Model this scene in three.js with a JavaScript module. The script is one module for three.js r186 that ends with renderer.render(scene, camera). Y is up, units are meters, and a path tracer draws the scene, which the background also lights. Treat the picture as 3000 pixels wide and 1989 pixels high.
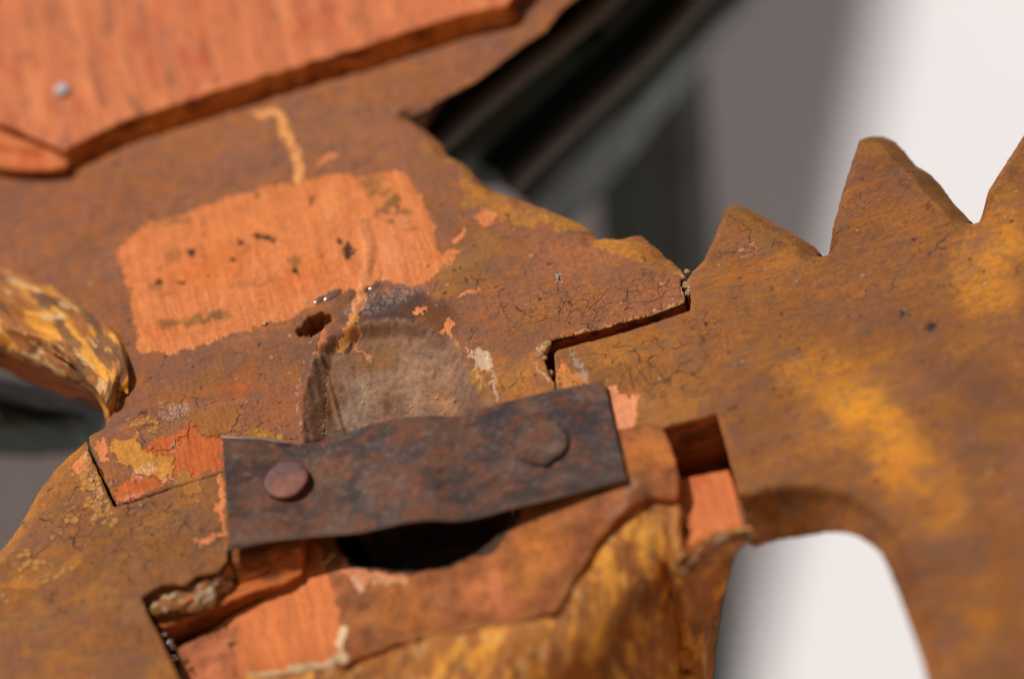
import * as THREE from 'three';
import { RoundedBoxGeometry } from 'three/addons/geometries/RoundedBoxGeometry.js';

// ---------------------------------------------------------------- camera, sky, sun, exposure
const scene = new THREE.Scene();
const RISE = 1.0, PITCH = 52 * Math.PI / 180, DIST = 0.8, TANV = 0.0995;   // the ornament lies 1 m above the ground
const camera = new THREE.PerspectiveCamera(2 * Math.atan(TANV) * 180 / Math.PI, 1024 / 678, 0.05, 60);
const O = new THREE.Vector3(0, RISE, 0);
camera.position.set(0, RISE + DIST * Math.sin(PITCH), DIST * Math.cos(PITCH));
camera.lookAt(O);
camera.focus = 0.803;
camera.userData.fStop = 3.1;
camera.updateMatrixWorld();

const renderer = new THREE.WebGLRenderer({ antialias: true });
renderer.toneMapping = THREE.LinearToneMapping;
renderer.toneMappingExposure = 1.0;
renderer.shadowMap.enabled = true;

// frame of the ornament's flat back: ea runs along the joints, eb up the slope, en out of the wood
const TILT = 38 * Math.PI / 180, ST = Math.sin(TILT), KT = Math.cos(TILT), RX = 0.953, RY = 0.302;
const cA = new THREE.Vector3(RX, RY, 0), cN = new THREE.Vector3(-RY * ST, RX * ST, KT), cB = new THREE.Vector3().crossVectors(cN, cA);
const camM = new THREE.Matrix4().extractRotation(camera.matrixWorld);
const eA = cA.clone().applyMatrix4(camM), eB = cB.clone().applyMatrix4(camM), eN = cN.clone().applyMatrix4(camM);

const sunDir = new THREE.Vector3().addScaledVector(eA, -0.30).addScaledVector(eB, 0.53).addScaledVector(eN, 0.81).normalize();
const sun = new THREE.DirectionalLight(new THREE.Color(1, 0.965, 0.91), 4.6);
sun.position.copy(O).addScaledVector(sunDir, 4);
sun.target.position.copy(O);
sun.castShadow = true; sun.shadow.radius = 1;
Object.assign(sun.shadow.camera, { left: -1.2, right: 1.2, top: 1.2, bottom: -1.2, near: 0.5, far: 9 });
sun.shadow.mapSize.set(4096, 4096);
scene.add(sun, sun.target);

{ // clear sky: air only
  const w = 256, h = 128, d = new Float32Array(w * h * 4);
  for (let j = 0; j < h; j++) {
    const el = (j + 0.5) / h * Math.PI - Math.PI / 2, up = Math.max(0, Math.sin(el));
    for (let i = 0; i < w; i++) {
      const az = ((i + 0.5) / w - 0.5) * 2 * Math.PI;
      const v = new THREE.Vector3(Math.cos(el) * Math.cos(az), Math.sin(el), Math.cos(el) * Math.sin(az));
      const halo = Math.pow(Math.max(0, v.dot(sunDir)), 6) * 0.35;
      const f = Math.pow(1 - up, 2.2), o = (j * w + i) * 4;
      d[o] = 0.11 + 0.20 * f + halo; d[o + 1] = 0.125 + 0.18 * f + halo * 0.95; d[o + 2] = 0.155 + 0.14 * f + halo * 0.85; d[o + 3] = 1;
      if (el < 0) { d[o] = 0.2; d[o + 1] = 0.17; d[o + 2] = 0.14; }
    }
  }
  const sky = new THREE.DataTexture(d, w, h, THREE.RGBAFormat, THREE.FloatType);
  sky.mapping = THREE.EquirectangularReflectionMapping; sky.magFilter = THREE.LinearFilter; sky.minFilter = THREE.LinearFilter; sky.needsUpdate = true;
  scene.background = sky; scene.environment = sky;
}

// ---------------------------------------------------------------- measuring: traced positions to millimetres on the wood
const PXW = 2365, PXH = 1568, M = TANV / (PXH / 2);
function P(px, py, h = 0) {                       // traced point -> [a, b, h] in mm on the level h of the ornament
  const x = (px - PXW / 2) * M, y = (PXH / 2 - py) * M, z = -1;
  const t = (h / 1000 - DIST * cN.z) / (x * cN.x + y * cN.y + z * cN.z);
  const q = new THREE.Vector3(x * t, y * t, z * t + DIST);
  return [q.dot(cA) * 1000, q.dot(cB) * 1000, h];
}
function G(px, py, dist) {                        // traced point at a distance from the lens -> world
  return new THREE.Vector3((px - PXW / 2) * M * dist, (PXH / 2 - py) * M * dist, -dist).applyMatrix4(camM).add(camera.position);
}
const PL = (list, h = 0) => list.map((p) => P(p[0], p[1], p[2] ?? h));

// ---------------------------------------------------------------- noise
function rng(seed) { let s = seed | 0; return () => { s = (s + 0x6d2b79f5) | 0; let t = Math.imul(s ^ (s >>> 15), 1 | s); t = (t + Math.imul(t ^ (t >>> 7), 61 | t)) ^ t; return ((t ^ (t >>> 14)) >>> 0) / 4294967296; }; }
const PERM = new Uint16Array(512 * 4), RND = new Float32Array(2048);
{ const r = rng(77); const p = [...Array(1024).keys()]; for (let i = 1023; i > 0; i--) { const j = Math.floor(r() * (i + 1)); [p[i], p[j]] = [p[j], p[i]]; } for (let i = 0; i < 2048; i++) PERM[i] = p[i & 1023]; for (let i = 0; i < 2048; i++) RND[i] = r(); }
const hash = (i, j) => PERM[(PERM[i & 1023] + j) & 1023];
function vn(x, y) {                                // value noise, -1..1
  const i = Math.floor(x), j = Math.floor(y), fx = x - i, fy = y - j, u = fx * fx * (3 - 2 * fx), v = fy * fy * (3 - 2 * fy);
  const a = RND[hash(i, j)], b = RND[hash(i + 1, j)], c = RND[hash(i, j + 1)], d = RND[hash(i + 1, j + 1)];
  return (a + (b - a) * u + (c - a) * v + (a - b - c + d) * u * v) * 2 - 1;
}
function fbm(x, y, n = 4) { let s = 0, w = 0.5; for (let k = 0; k < n; k++) { s += w * vn(x, y); x = x * 2.03 + 17.1; y = y * 2.03 + 5.3; w *= 0.5; } return s; }
const clamp = (x, a = 0, b = 1) => (x < a ? a : x > b ? b : x);
const smooth = (a, b, x) => { const t = clamp((x - a) / (b - a)); return t * t * (3 - 2 * t); };
const mix = (a, b, t) => a + (b - a) * t;
function voro(x, y) {                              // distance between the two nearest cell points: thin at cell borders
  const i0 = Math.floor(x), j0 = Math.floor(y); let f1 = 9, f2 = 9, id = 0;
  for (let i = i0 - 1; i <= i0 + 1; i++) for (let j = j0 - 1; j <= j0 + 1; j++) {
    const h = hash(i, j), dx = i + RND[h] - x, dy = j + RND[(h + 517) & 1023] - y, d = dx * dx + dy * dy;
    if (d < f1) { f2 = f1; f1 = d; id = h; } else if (d < f2) f2 = d;
  }
  return [Math.sqrt(f2) - Math.sqrt(f1), id];
}
function distTo(poly, a, b) {
  let m = 1e9;
  for (let i = 0; i + 1 < poly.length; i++) {
    const p = poly[i], q = poly[i + 1], dx = q[0] - p[0], dy = q[1] - p[1], t = clamp(((a - p[0]) * dx + (b - p[1]) * dy) / (dx * dx + dy * dy + 1e-9));
    const ex = a - p[0] - t * dx, ey = b - p[1] - t * dy, d = ex * ex + ey * ey;
    if (d < m) m = d;
  }
  return Math.sqrt(m);
}
function sdf(poly, a, b) {                         // > 0 inside
  let m = 1e9, inside = false;
  for (let i = 0, j = poly.length - 1; i < poly.length; j = i++) {
    const p = poly[j], q = poly[i], dx = q[0] - p[0], dy = q[1] - p[1], t = clamp(((a - p[0]) * dx + (b - p[1]) * dy) / (dx * dx + dy * dy + 1e-9));
    const ex = a - p[0] - t * dx, ey = b - p[1] - t * dy, d = ex * ex + ey * ey;
    if (d < m) m = d;
    if ((p[1] > b) !== (q[1] > b) && a < p[0] + (b - p[1]) / (q[1] - p[1]) * dx) inside = !inside;
  }
  return inside ? Math.sqrt(m) : -Math.sqrt(m);
}

// ---------------------------------------------------------------- textures of the painted wood, laid out in mm on the flat back
const A0 = -172, A1 = 172, B0 = -138, B1 = 168, TW = 2048, TH = Math.round(TW * (B1 - B0) / (A1 - A0));
const tx = (a) => (a - A0) / (A1 - A0) * TW, ty = (b) => (b - B0) / (B1 - B0) * TH;
const LIN = new Float32Array(256); for (let i = 0; i < 256; i++) { const c = i / 255; LIN[i] = c <= 0.04045 ? c / 12.92 : Math.pow((c + 0.055) / 1.055, 2.4); }
const SRGB = new Uint8Array(4097); for (let i = 0; i <= 4096; i++) { const c = i / 4096; SRGB[i] = Math.round(255 * (c <= 0.0031308 ? c * 12.92 : 1.055 * Math.pow(c, 1 / 2.4) - 0.055)); }
const toS = (l) => SRGB[Math.round(clamp(l) * 4096)];
const ALB = 1 / 1.36;                              // traced tones are of sunlit wood; the sun and sky give about 1.36

function layer() { const c = document.createElement('canvas'); c.width = TW; c.height = TH; const g = c.getContext('2d'); return { c, g }; }
const css = (c, al = 1) => `rgba(${c[0]},${c[1]},${c[2]},${al})`;
function path(g, pts, close = true) { g.setTransform(1, 0, 0, 1, 0, 0); g.beginPath(); pts.forEach((p, i) => { const q = P(p[0], p[1], p[2] ?? 0), x = tx(q[0]), y = ty(q[1]); i ? g.lineTo(x, y) : g.moveTo(x, y); }); if (close) g.closePath(); }
function fill(L, pts, c, al = 1) { path(L.g, pts); L.g.fillStyle = css(c, al); L.g.fill(); }
function stroke(L, pts, c, wmm, al = 1) { path(L.g, pts, false); L.g.strokeStyle = css(c, al); L.g.lineWidth = wmm * TW / (A1 - A0); L.g.lineCap = 'round'; L.g.lineJoin = 'round'; L.g.stroke(); }
function blob(L, px, py, rx, ry, rot, c, al = 1, hard = 0) {
  const q = P(px, py), qx = P(px + 5, py), qy = P(px, py + 5), s = TW / (A1 - A0);
  L.g.setTransform((qx[0] - q[0]) / 5 * s, (qx[1] - q[1]) / 5 * s, (qy[0] - q[0]) / 5 * s, (qy[1] - q[1]) / 5 * s, tx(q[0]), ty(q[1]));
  L.g.rotate(rot * Math.PI / 180); L.g.scale(rx, ry);
  const gr = L.g.createRadialGradient(0, 0, 0, 0, 0, 1);
  gr.addColorStop(0, css(c, al)); gr.addColorStop(hard * 0.95, css(c, al)); gr.addColorStop(1, css(c, 0));
  L.g.fillStyle = gr; L.g.beginPath(); L.g.arc(0, 0, 1, 0, 7); L.g.fill();
}

// traced outlines (each point: across, down [, level in mm])
const T_right1 = [[1698, 470, -5.4], [1722, 475, -5.2], [1760, 496, -5.2], [1800, 519, -5.2], [1850, 547, -5.2], [1880, 564, -5.2], [1898, 572, -3.2]];
const T_right2 = [[2024, 310, -6.8], [2045, 313, -6.6], [2068, 324, -6.5], [2092, 347, -6.5], [2118, 378, -6.5], [2140, 393, -6.5], [2152, 402, -6.5], [2172, 422, -6.5], [2190, 444, -6.5], [2206, 466, -6.5], [2228, 486, -6.5], [2248, 494, -3.6]];
const T_left1 = [[1606, 622, -2], [1622, 607, -2], [1637, 577, -2], [1652, 545, -2], [1668, 510, -2.6], [1684, 478, -4.6], [1698, 470, -5.4]];
const T_left2 = [[1900, 572, -2], [1910, 561, -2], [1920, 540, -2], [1930, 505, -2], [1940, 470, -2], [1950, 436, -2], [1962, 398, -2], [1975, 360, -2], [1988, 333, -3.2], [2004, 316, -5], [2024, 310, -6.8]];
const T_left3 = [[2252, 490, -2], [2268, 468, -2], [2290, 430, -2], [2315, 390, -2], [2345, 345, -2], [2370, 305, -2], [2420, 225, -2], [2500, 130, -2]];
const ARCH = [[1738, 1243, -8], [1768, 1243, -9], [1800, 1235, -9], [1850, 1228, -9], [1905, 1226, -9], [1950, 1232, -8.5], [1985, 1246, -8], [2015, 1262, -7], [2037, 1278, -6], [2055, 1312, -4], [2078, 1368, -4], [2104, 1440, -4], [2128, 1508, -4], [2142, 1568, -4], [2160, 1660, -4]];
const W_OUT = [...T_left1, ...T_right1, ...T_left2, ...T_right2, ...T_left3, [2720, 60], [2760, 1760], [2180, 1760], ...ARCH.slice().reverse(),
  [1728, 1222], [1712, 1170], [1700, 1110], [1688, 1060], [1676, 1020], [1665, 985], [1655, 951], [1632, 958], [1600, 966], [1560, 975], [1530, 985], [1500, 983], [1478, 979], [1430, 990], [1300, 1010],
  [1287, 960], [1284, 890], [1281, 850], [1279, 815], [1285, 806], [1330, 794], [1400, 775], [1440, 764], [1480, 752], [1540, 732], [1594, 713], [1596, 695], [1592, 672], [1584, 652], [1588, 640], [1596, 630]];
const C_TOP = [[925, 278, -3.4], [948, 287, -3.4], [972, 305, -3.4], [1002, 325, -3.4], [1024, 342, -3.4], [1034, 368, -3.4], [1070, 388, -3.4], [1098, 415, -3.4], [1120, 437, -3.4], [1144, 452, -3.4], [1200, 471, -3.4], [1250, 491, -3.4], [1317, 511, -3.4], [1345, 522, -3.4], [1362, 532, -3.4], [1383, 553, -3.4], [1394, 549, -3.4], [1434, 549, -3.4], [1477, 542, -3.4], [1510, 569, -3.4], [1534, 592, -3.4], [1572, 620, -3.4]];
const C_OUT = [...C_TOP, [1578, 632], [1570, 650], [1578, 672], [1584, 696], [1540, 714], [1480, 734], [1440, 743], [1400, 755], [1340, 768], [1290, 780], [1266, 787], [1262, 802], [1253, 815], [1258, 838], [1268, 862], [1281, 888], [1283, 950], [1290, 985], [1000, 1040], [720, 1062], [512, 1092], [400, 1124], [320, 1150], [268, 1167],
  [254, 1138], [238, 1100], [220, 1060], [206, 1025], [204, 1008], [240, 985], [262, 950], [280, 900], [200, 850], [60, 790], [-160, 700], [-320, 500], [-320, -420], [1640, -420], [1640, -160], [1500, -100], [1335, -8], [1296, 22], [1262, 68], [1192, 116], [1172, 132], [1094, 190], [1044, 216], [1000, 241], [996, 249], [960, 262]];
const L_OUT = [[190, 1006], [198, 1030], [212, 1064], [230, 1102], [246, 1140], [262, 1172], [330, 1152], [400, 1128], [510, 1095], [600, 1070], [600, 1200], [560, 1240], [532, 1255], [526, 1275], [522, 1297], [506, 1321], [470, 1328], [452, 1330], [428, 1353], [395, 1350], [371, 1354], [325, 1381], [340, 1420], [358, 1452], [376, 1490], [394, 1530], [412, 1568], [450, 1660], [450, 1800], [-320, 1800], [-320, 1500], [-100, 1340], [0, 1236], [22, 1208], [50, 1160], [80, 1108], [110, 1068], [140, 1036], [166, 1014]];
const HOLE = [[735, 800], [770, 768], [830, 745], [900, 737], [980, 747], [1040, 772], [1080, 828], [1112, 880], [1146, 925], [1200, 985], [1222, 1090, -3], [1202, 1166, -4], [1166, 1236, -5], [1106, 1287, -5.5], [1047, 1314, -6], [967, 1325, -6.5], [908, 1323, -7], [848, 1314, -7], [820, 1303, -7], [785, 1275, -7], [772, 1240, -6], [740, 1180, -3], [712, 1100], [698, 1000], [700, 920], [714, 850]];
const PATCH = [[260, 577], [300, 545], [345, 516], [385, 505], [450, 482], [530, 452], [600, 434], [650, 424], [690, 424], [710, 412], [770, 398], [830, 404], [880, 396], [930, 400], [952, 424], [968, 448], [985, 482], [1000, 520], [1010, 552], [1015, 590], [1035, 573], [1068, 574], [1040, 606], [1000, 636], [975, 650], [948, 664], [930, 656], [905, 655], [880, 640], [850, 662], [800, 668], [760, 680], [722, 706], [690, 722], [640, 742], [600, 752], [560, 768], [520, 776], [490, 786], [440, 806], [410, 815], [370, 812], [320, 815], [314, 775], [302, 700], [290, 650], [272, 615]];

const FLAKES = [[[250, 1020], [300, 1010], [330, 1028], [345, 1046], [404, 1052], [402, 1080], [404, 1094], [372, 1110], [330, 1090], [290, 1082], [268, 1060]], [[404, 1096], [420, 1086], [466, 1100], [466, 1130], [430, 1142], [414, 1130]], [[572, 990], [610, 985], [640, 1000], [632, 1030], [590, 1040], [574, 1020]], [[442, 960], [520, 935], [545, 950], [540, 990], [500, 1012], [470, 1004], [452, 985]], [[330, 1000], [390, 985], [440, 975], [430, 1010], [396, 1030], [350, 1040]]];
const BARE = [216, 126, 72], BROWN = [157, 97, 52], GOLD = [208, 132, 42], UMBER = [112, 72, 46], OLIVE = [128, 94, 42], PALE = [196, 160, 126];
const base = layer(), hard = layer(), relief = layer(), scoop = layer();
{ // broad tones of the varnish: old brown, golden where it is worn thin, umber where dirt sits, some shade painted in on the wing
  const L = base; L.g.fillStyle = css(BROWN); L.g.fillRect(0, 0, TW, TH);
  fill(L, C_OUT, [160, 98, 62]); fill(L, L_OUT, [152, 94, 46]); fill(L, W_OUT, [150, 93, 47]);
  // centre piece
  blob(L, 120, 480, 330, 120, -15, [166, 98, 60], 0.9); blob(L, 700, 330, 300, 90, -18, [163, 102, 62], 0.9); blob(L, 1000, 330, 160, 70, -35, [172, 108, 72], 0.8);
  blob(L, 180, 560, 90, 60, 0, [132, 84, 58], 0.5); blob(L, 520, 400, 90, 40, -20, [138, 86, 62], 0.5); blob(L, 230, 400, 90, 30, -15, [140, 88, 62], 0.4);
  blob(L, 1090, 640, 120, 80, -20, [160, 104, 34], 0.75); blob(L, 1100, 560, 80, 60, 0, [150, 98, 40], 0.6); blob(L, 1020, 470, 60, 60, 0, [152, 98, 44], 0.5);
  blob(L, 1300, 680, 190, 70, -18, [158, 100, 54], 0.8); blob(L, 1450, 620, 120, 40, 15, [164, 102, 50], 0.7); blob(L, 1180, 780, 140, 60, -20, [150, 98, 52], 0.7);
  blob(L, 1160, 870, 80, 60, -10, [186, 118, 46], 0.9); blob(L, 1230, 860, 60, 50, 0, [204, 130, 52], 0.8);
  blob(L, 1400, 540, 220, 30, 14, [176, 116, 50], 0.7);
  blob(L, 560, 850, 260, 70, -15, [136, 88, 54], 0.9); blob(L, 640, 930, 90, 60, -10, [150, 80, 48], 0.8); blob(L, 540, 880, 70, 40, -20, [184, 92, 44], 0.85); blob(L, 430, 910, 80, 30, -25, [178, 104, 50], 0.7);
  blob(L, 420, 960, 100, 40, -25, [152, 104, 62], 0.7); blob(L, 640, 990, 60, 30, 0, [140, 90, 44], 0.7);
  // scoop: grey-brown, worn and dusty
  scoop.g.fillStyle = css([150, 112, 94]); scoop.g.fillRect(0, 0, TW, TH);
  for (const [x, y, rx, ry, r, c, al] of [[940, 850, 160, 90, -10, [172, 130, 106], 0.9], [800, 930, 70, 110, 10, [156, 124, 108], 0.9], [1070, 940, 70, 60, 0, [120, 84, 70], 0.9], [950, 960, 160, 40, -8, [142, 104, 92], 0.8], [860, 790, 90, 40, -10, [150, 100, 60], 0.8], [1100, 850, 28, 100, -28, [196, 136, 48], 1], [740, 900, 26, 120, 6, [150, 98, 64], 0.9], [880, 900, 34, 60, 10, [132, 92, 72], 0.7], [1000, 880, 44, 40, 0, [180, 122, 84], 0.8], [830, 860, 40, 50, 0, [186, 152, 130], 0.8], [970, 930, 40, 30, 0, [122, 88, 78], 0.8], [700, 1010, 60, 80, 0, [120, 80, 60], 0.7]]) blob(scoop, x, y, rx, ry, r, c, al, 0.2);
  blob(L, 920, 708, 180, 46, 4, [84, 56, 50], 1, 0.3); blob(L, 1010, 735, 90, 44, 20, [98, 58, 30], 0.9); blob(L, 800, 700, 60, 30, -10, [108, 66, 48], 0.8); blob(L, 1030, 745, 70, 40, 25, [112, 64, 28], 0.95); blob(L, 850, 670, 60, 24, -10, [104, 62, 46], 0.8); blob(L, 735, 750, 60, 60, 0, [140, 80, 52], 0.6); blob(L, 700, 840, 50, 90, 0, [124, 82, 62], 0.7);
  // wing piece
  blob(L, 1420, 830, 160, 60, -15, [190, 122, 48], 0.9); blob(L, 1520, 900, 150, 50, -10, [182, 116, 48], 0.8);
  blob(L, 1760, 600, 150, 70, -10, [168, 100, 48], 0.8); blob(L, 1720, 540, 60, 50, 0, [158, 96, 62], 0.8); blob(L, 2050, 480, 130, 130, 0, [164, 100, 50], 0.8);
  blob(L, 2060, 400, 60, 50, 0, [140, 84, 54], 0.7); blob(L, 2120, 570, 110, 40, -20, [152, 92, 58], 0.5);
  blob(L, 1950, 880, 190, 130, 20, GOLD, 0.75); blob(L, 2010, 950, 150, 110, 40, [214, 140, 42], 0.8); blob(L, 2130, 1040, 120, 90, 40, [204, 130, 42], 0.75); blob(L, 1930, 1010, 70, 40, 0, [200, 124, 44], 0.6);
  blob(L, 2290, 640, 110, 170, 0, [206, 130, 46], 0.75); blob(L, 2320, 480, 80, 90, 20, [194, 124, 42], 0.7);
  blob(L, 2250, 930, 150, 110, 10, [134, 84, 46], 0.95); blob(L, 2200, 850, 100, 70, 10, [148, 90, 48], 0.8); blob(L, 2280, 1040, 110, 40, 0, [116, 76, 46], 0.7);  // darker browns here paint in the shade of the sloping side
  blob(L, 1960, 910, 120, 70, 10, [220, 142, 40], 0.85, 0.3); blob(L, 2060, 1000, 110, 70, 40, [216, 138, 40], 0.85, 0.3); blob(L, 1900, 850, 130, 50, -10, [206, 130, 42], 0.8, 0.4); blob(L, 2090, 1080, 90, 70, 30, [208, 130, 42], 0.8, 0.4); blob(L, 2300, 620, 90, 160, 0, [208, 132, 44], 0.85, 0.4); blob(L, 2290, 1120, 110, 60, 0, [126, 78, 46], 0.9); blob(L, 2250, 900, 140, 90, 0, [124, 76, 44], 0.9, 0.3); blob(L, 2070, 760, 110, 50, 10, [150, 88, 42], 0.7); blob(L, 1900, 1080, 110, 60, 0, [138, 86, 46], 0.8); blob(L, 1820, 1040, 90, 40, 0, [172, 106, 46], 0.7); blob(L, 1780, 960, 120, 50, -15, [146, 92, 48], 0.6); blob(L, 1830, 1130, 100, 30, 0, [120, 78, 46], 0.8);
  blob(L, 2190, 1180, 60, 140, 10, [196, 124, 42], 0.75); blob(L, 2300, 1220, 70, 140, 0, [146, 88, 46], 0.85); blob(L, 2170, 1420, 50, 160, 0, [132, 80, 42], 0.8); blob(L, 2260, 1430, 60, 140, 5, [196, 122, 42], 0.75); blob(L, 2340, 1420, 60, 140, 0, [150, 90, 46], 0.8); blob(L, 2080, 1230, 60, 90, -20, [132, 80, 44], 0.85); blob(L, 2120, 1380, 50, 160, -8, [128, 76, 44], 0.85); blob(L, 2000, 1150, 90, 40, 10, [130, 82, 44], 0.8);  // browns round the arch, here and above, partly paint in its shade
  for (const l of [[[1712, 482], [1780, 522], [1880, 576]], [[2040, 328], [2090, 372], [2150, 424], [2230, 505]]]) stroke(L, l, [148, 96, 36], 5.4, 0.8);  // olive tooth bevels, darkened to paint in slopes turned from the sun
  stroke(L, [[-100, 1352], [0, 1250], [60, 1160], [130, 1060], [172, 1022]], [186, 118, 40], 4.5, 0.7);
  for (const l of [[[990, 330], [1050, 400], [1110, 446], [1200, 482], [1330, 524]], [[1394, 560], [1470, 556], [1540, 606]]]) stroke(L, l, [188, 122, 44], 4.5, 0.75);
  // left piece
  blob(L, 120, 1200, 120, 110, -50, [166, 104, 46], 0.9); blob(L, 190, 1100, 70, 90, -60, [186, 112, 48], 0.8); blob(L, 60, 1320, 110, 40, -25, [178, 112, 48], 0.7); blob(L, 380, 1180, 140, 40, -18, [150, 96, 46], 0.9); blob(L, 300, 1260, 160, 60, -18, [146, 92, 44], 0.8); blob(L, 200, 1420, 220, 90, -15, [150, 92, 44], 0.8); blob(L, 350, 1360, 80, 30, -15, [126, 80, 48], 0.6); blob(L, 300, 1520, 90, 50, -10, [140, 88, 52], 0.6);
  stroke(L, [[-40, 1345], [60, 1335], [130, 1322], [200, 1300]], [196, 126, 46], 2.2, 0.5);
}
{ // losses, bare wood, chips, spots: each with its own outline
  const L = hard;
  fill(L, PATCH, BARE);
  blob(L, 600, 520, 200, 50, -16, [226, 132, 72], 0.7); blob(L, 900, 560, 90, 120, 0, [222, 136, 88], 0.8); blob(L, 480, 620, 160, 60, -14, [214, 114, 56], 0.8); blob(L, 380, 760, 60, 40, -10, [218, 116, 58], 0.8); blob(L, 690, 640, 120, 50, -16, [210, 110, 54], 0.7); blob(L, 560, 480, 120, 14, -16, [206, 120, 70], 0.6); blob(L, 760, 480, 30, 70, 0, [232, 150, 96], 0.6); blob(L, 640, 580, 24, 80, 6, [228, 138, 84], 0.6);
  // paint left standing on the bare patch
  for (const [x, y, rx, ry, r, al] of [[470, 738, 70, 11, -8, 0.85], [500, 722, 32, 16, -10, 0.8], [390, 748, 30, 15, -5, 0.8], [410, 510, 56, 8, -14, 0.7], [400, 590, 30, 14, -20, 0.5], [470, 590, 16, 8, 0, 0.45], [380, 680, 26, 7, -10, 0.5], [355, 665, 18, 14, 0, 0.5], [565, 580, 22, 9, 0, 0.4], [682, 606, 16, 20, 10, 0.7], [906, 465, 34, 12, -38, 0.95], [890, 448, 22, 10, -35, 0.8], [930, 492, 34, 8, -8, 0.9], [880, 490, 24, 12, -20, 0.8], [905, 510, 16, 8, 0, 0.7], [862, 448, 18, 12, -30, 0.8], [950, 530, 20, 6, 0, 0.5], [600, 655, 50, 7, -10, 0.5], [545, 655, 30, 6, -8, 0.4], [860, 420, 40, 20, -10, 0.6]])
    blob(L, x, y, rx, ry, r, [120, 86, 44], al * 0.85, 0.45);
  for (const [x, y, rx, ry] of [[443, 582, 12, 10], [590, 545, 10, 8], [612, 550, 26, 9], [718, 466, 8, 10], [593, 450, 9, 8], [806, 578, 12, 20], [782, 560, 7, 9], [535, 600, 9, 8], [420, 652, 10, 8], [368, 655, 10, 8], [555, 555, 10, 8], [686, 628, 8, 8], [920, 476, 10, 8]]) blob(L, x, y, rx, ry, 20, [66, 42, 28], 0.95, 0.6);
  // chips of bare wood
  const chips = [[[1092, 497], [1112, 480], [1140, 486], [1155, 496], [1135, 510], [1120, 525], [1108, 520]], [[1040, 553], [1075, 527], [1080, 535], [1066, 555], [1050, 562]], [[1048, 690], [1075, 672], [1108, 658], [1098, 672], [1078, 684], [1062, 692]], [[955, 712], [985, 712], [985, 724], [962, 726]], [[1010, 770], [1030, 740], [1046, 745], [1048, 762], [1040, 775], [1022, 772]], [[718, 384], [742, 362], [782, 342], [774, 356], [748, 378], [730, 386]], [[1116, 520], [1128, 506], [1140, 514]], [[1400, 884], [1418, 880], [1432, 898], [1444, 915], [1472, 908], [1470, 950], [1468, 990], [1424, 988]], [[1284, 848], [1330, 856], [1358, 872], [1366, 880], [1290, 892]], [[1292, 816], [1304, 850], [1288, 860]],
    [[318, 1058], [340, 1020], [400, 1000], [440, 970], [452, 990], [470, 1010], [512, 1010], [514, 1080], [430, 1100], [300, 1150], [272, 1162], [262, 1130], [300, 1100]], [[214, 1016], [236, 1012], [252, 1040], [246, 1064], [232, 1060]], [[160, 1090], [188, 1040], [200, 1052], [206, 1080], [180, 1100]], [[498, 1095], [512, 1090], [524, 1240], [514, 1236], [508, 1190], [488, 1180], [500, 1160]], [[440, 1250], [480, 1238], [516, 1226], [520, 1236], [470, 1256]]];
  chips.forEach((c, i) => fill(L, c, i === 10 ? [196, 98, 48] : i === 7 ? [230, 146, 102] : i === 8 ? [206, 128, 62] : [222, 132, 80], 0.95));
  // flakes of old paint lying on the bare corner
  fill(L, [[250, 1020], [300, 1010], [330, 1028], [345, 1046], [404, 1052], [402, 1080], [404, 1094], [372, 1110], [330, 1090], [290, 1082], [268, 1060]], [200, 132, 56], 1);
  fill(L, [[404, 1096], [420, 1086], [466, 1100], [466, 1130], [430, 1142], [414, 1130]], [168, 110, 54], 1);
  fill(L, [[572, 990], [610, 985], [640, 1000], [632, 1030], [590, 1040], [574, 1020]], [164, 108, 48], 0.9);
  fill(L, [[442, 960], [520, 935], [545, 950], [540, 990], [500, 1012], [470, 1004], [452, 985]], [158, 98, 48], 0.95);
  for (const f of FLAKES) { fill(relief, f, [178, 178, 178], 1); }
  // gesso and glue
  for (const [x, y, rx, ry, r, al] of [[1112, 826, 30, 34, -20, 0.8], [1130, 842, 14, 20, 0, 0.8], [1256, 806, 16, 13, 0, 0.95], [1334, 836, 12, 24, -30, 0.8], [1352, 860, 16, 14, -40, 0.8], [1318, 812, 10, 14, 0, 0.7], [1072, 700, 10, 6, 0, 0.3], [380, 1108, 12, 6, -25, 0.9], [398, 1102, 8, 5, 0, 0.9], [196, 1050, 6, 22, -20, 0.7], [1586, 650, 5, 14, -25, 0.7], [1580, 676, 5, 16, -20, 0.8]]) blob(L, x, y, rx, ry, r, x > 1300 && x < 1400 ? [172, 150, 140] : [214, 182, 150], al, 0.55);
  stroke(L, [[1300, 778], [1400, 753], [1482, 733], [1540, 712], [1582, 696]], [206, 152, 104], 1.0, 0.85);
  stroke(L, [[1240, 850], [1262, 868], [1278, 888]], [216, 168, 120], 0.7, 0.8);
  stroke(L, [[1584, 690], [1576, 664], [1570, 640]], [216, 160, 120], 0.8, 0.8);
  stroke(L, [[590, 800], [585, 850], [575, 880]], [180, 120, 80], 0.3, 0.5);
  // runs of old glue across the patch
  stroke(L, [[588, 264], [620, 262], [648, 270], [662, 304], [678, 345], [690, 385], [696, 418]], [236, 160, 92], 2.6, 0.95);
  stroke(L, [[838, 510], [850, 560], [852, 600], [840, 655], [826, 700], [812, 745], [800, 770], [790, 785]], [214, 134, 82], 2.6, 0.95);
  stroke(L, [[820, 740], [800, 775], [782, 784]], [214, 142, 62], 2.4, 0.9); stroke(L, [[812, 750], [816, 790], [850, 800]], [206, 132, 92], 1.4, 0.8); stroke(L, [[745, 760], [742, 790], [735, 812]], [206, 120, 76], 1.6, 0.8);
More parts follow.
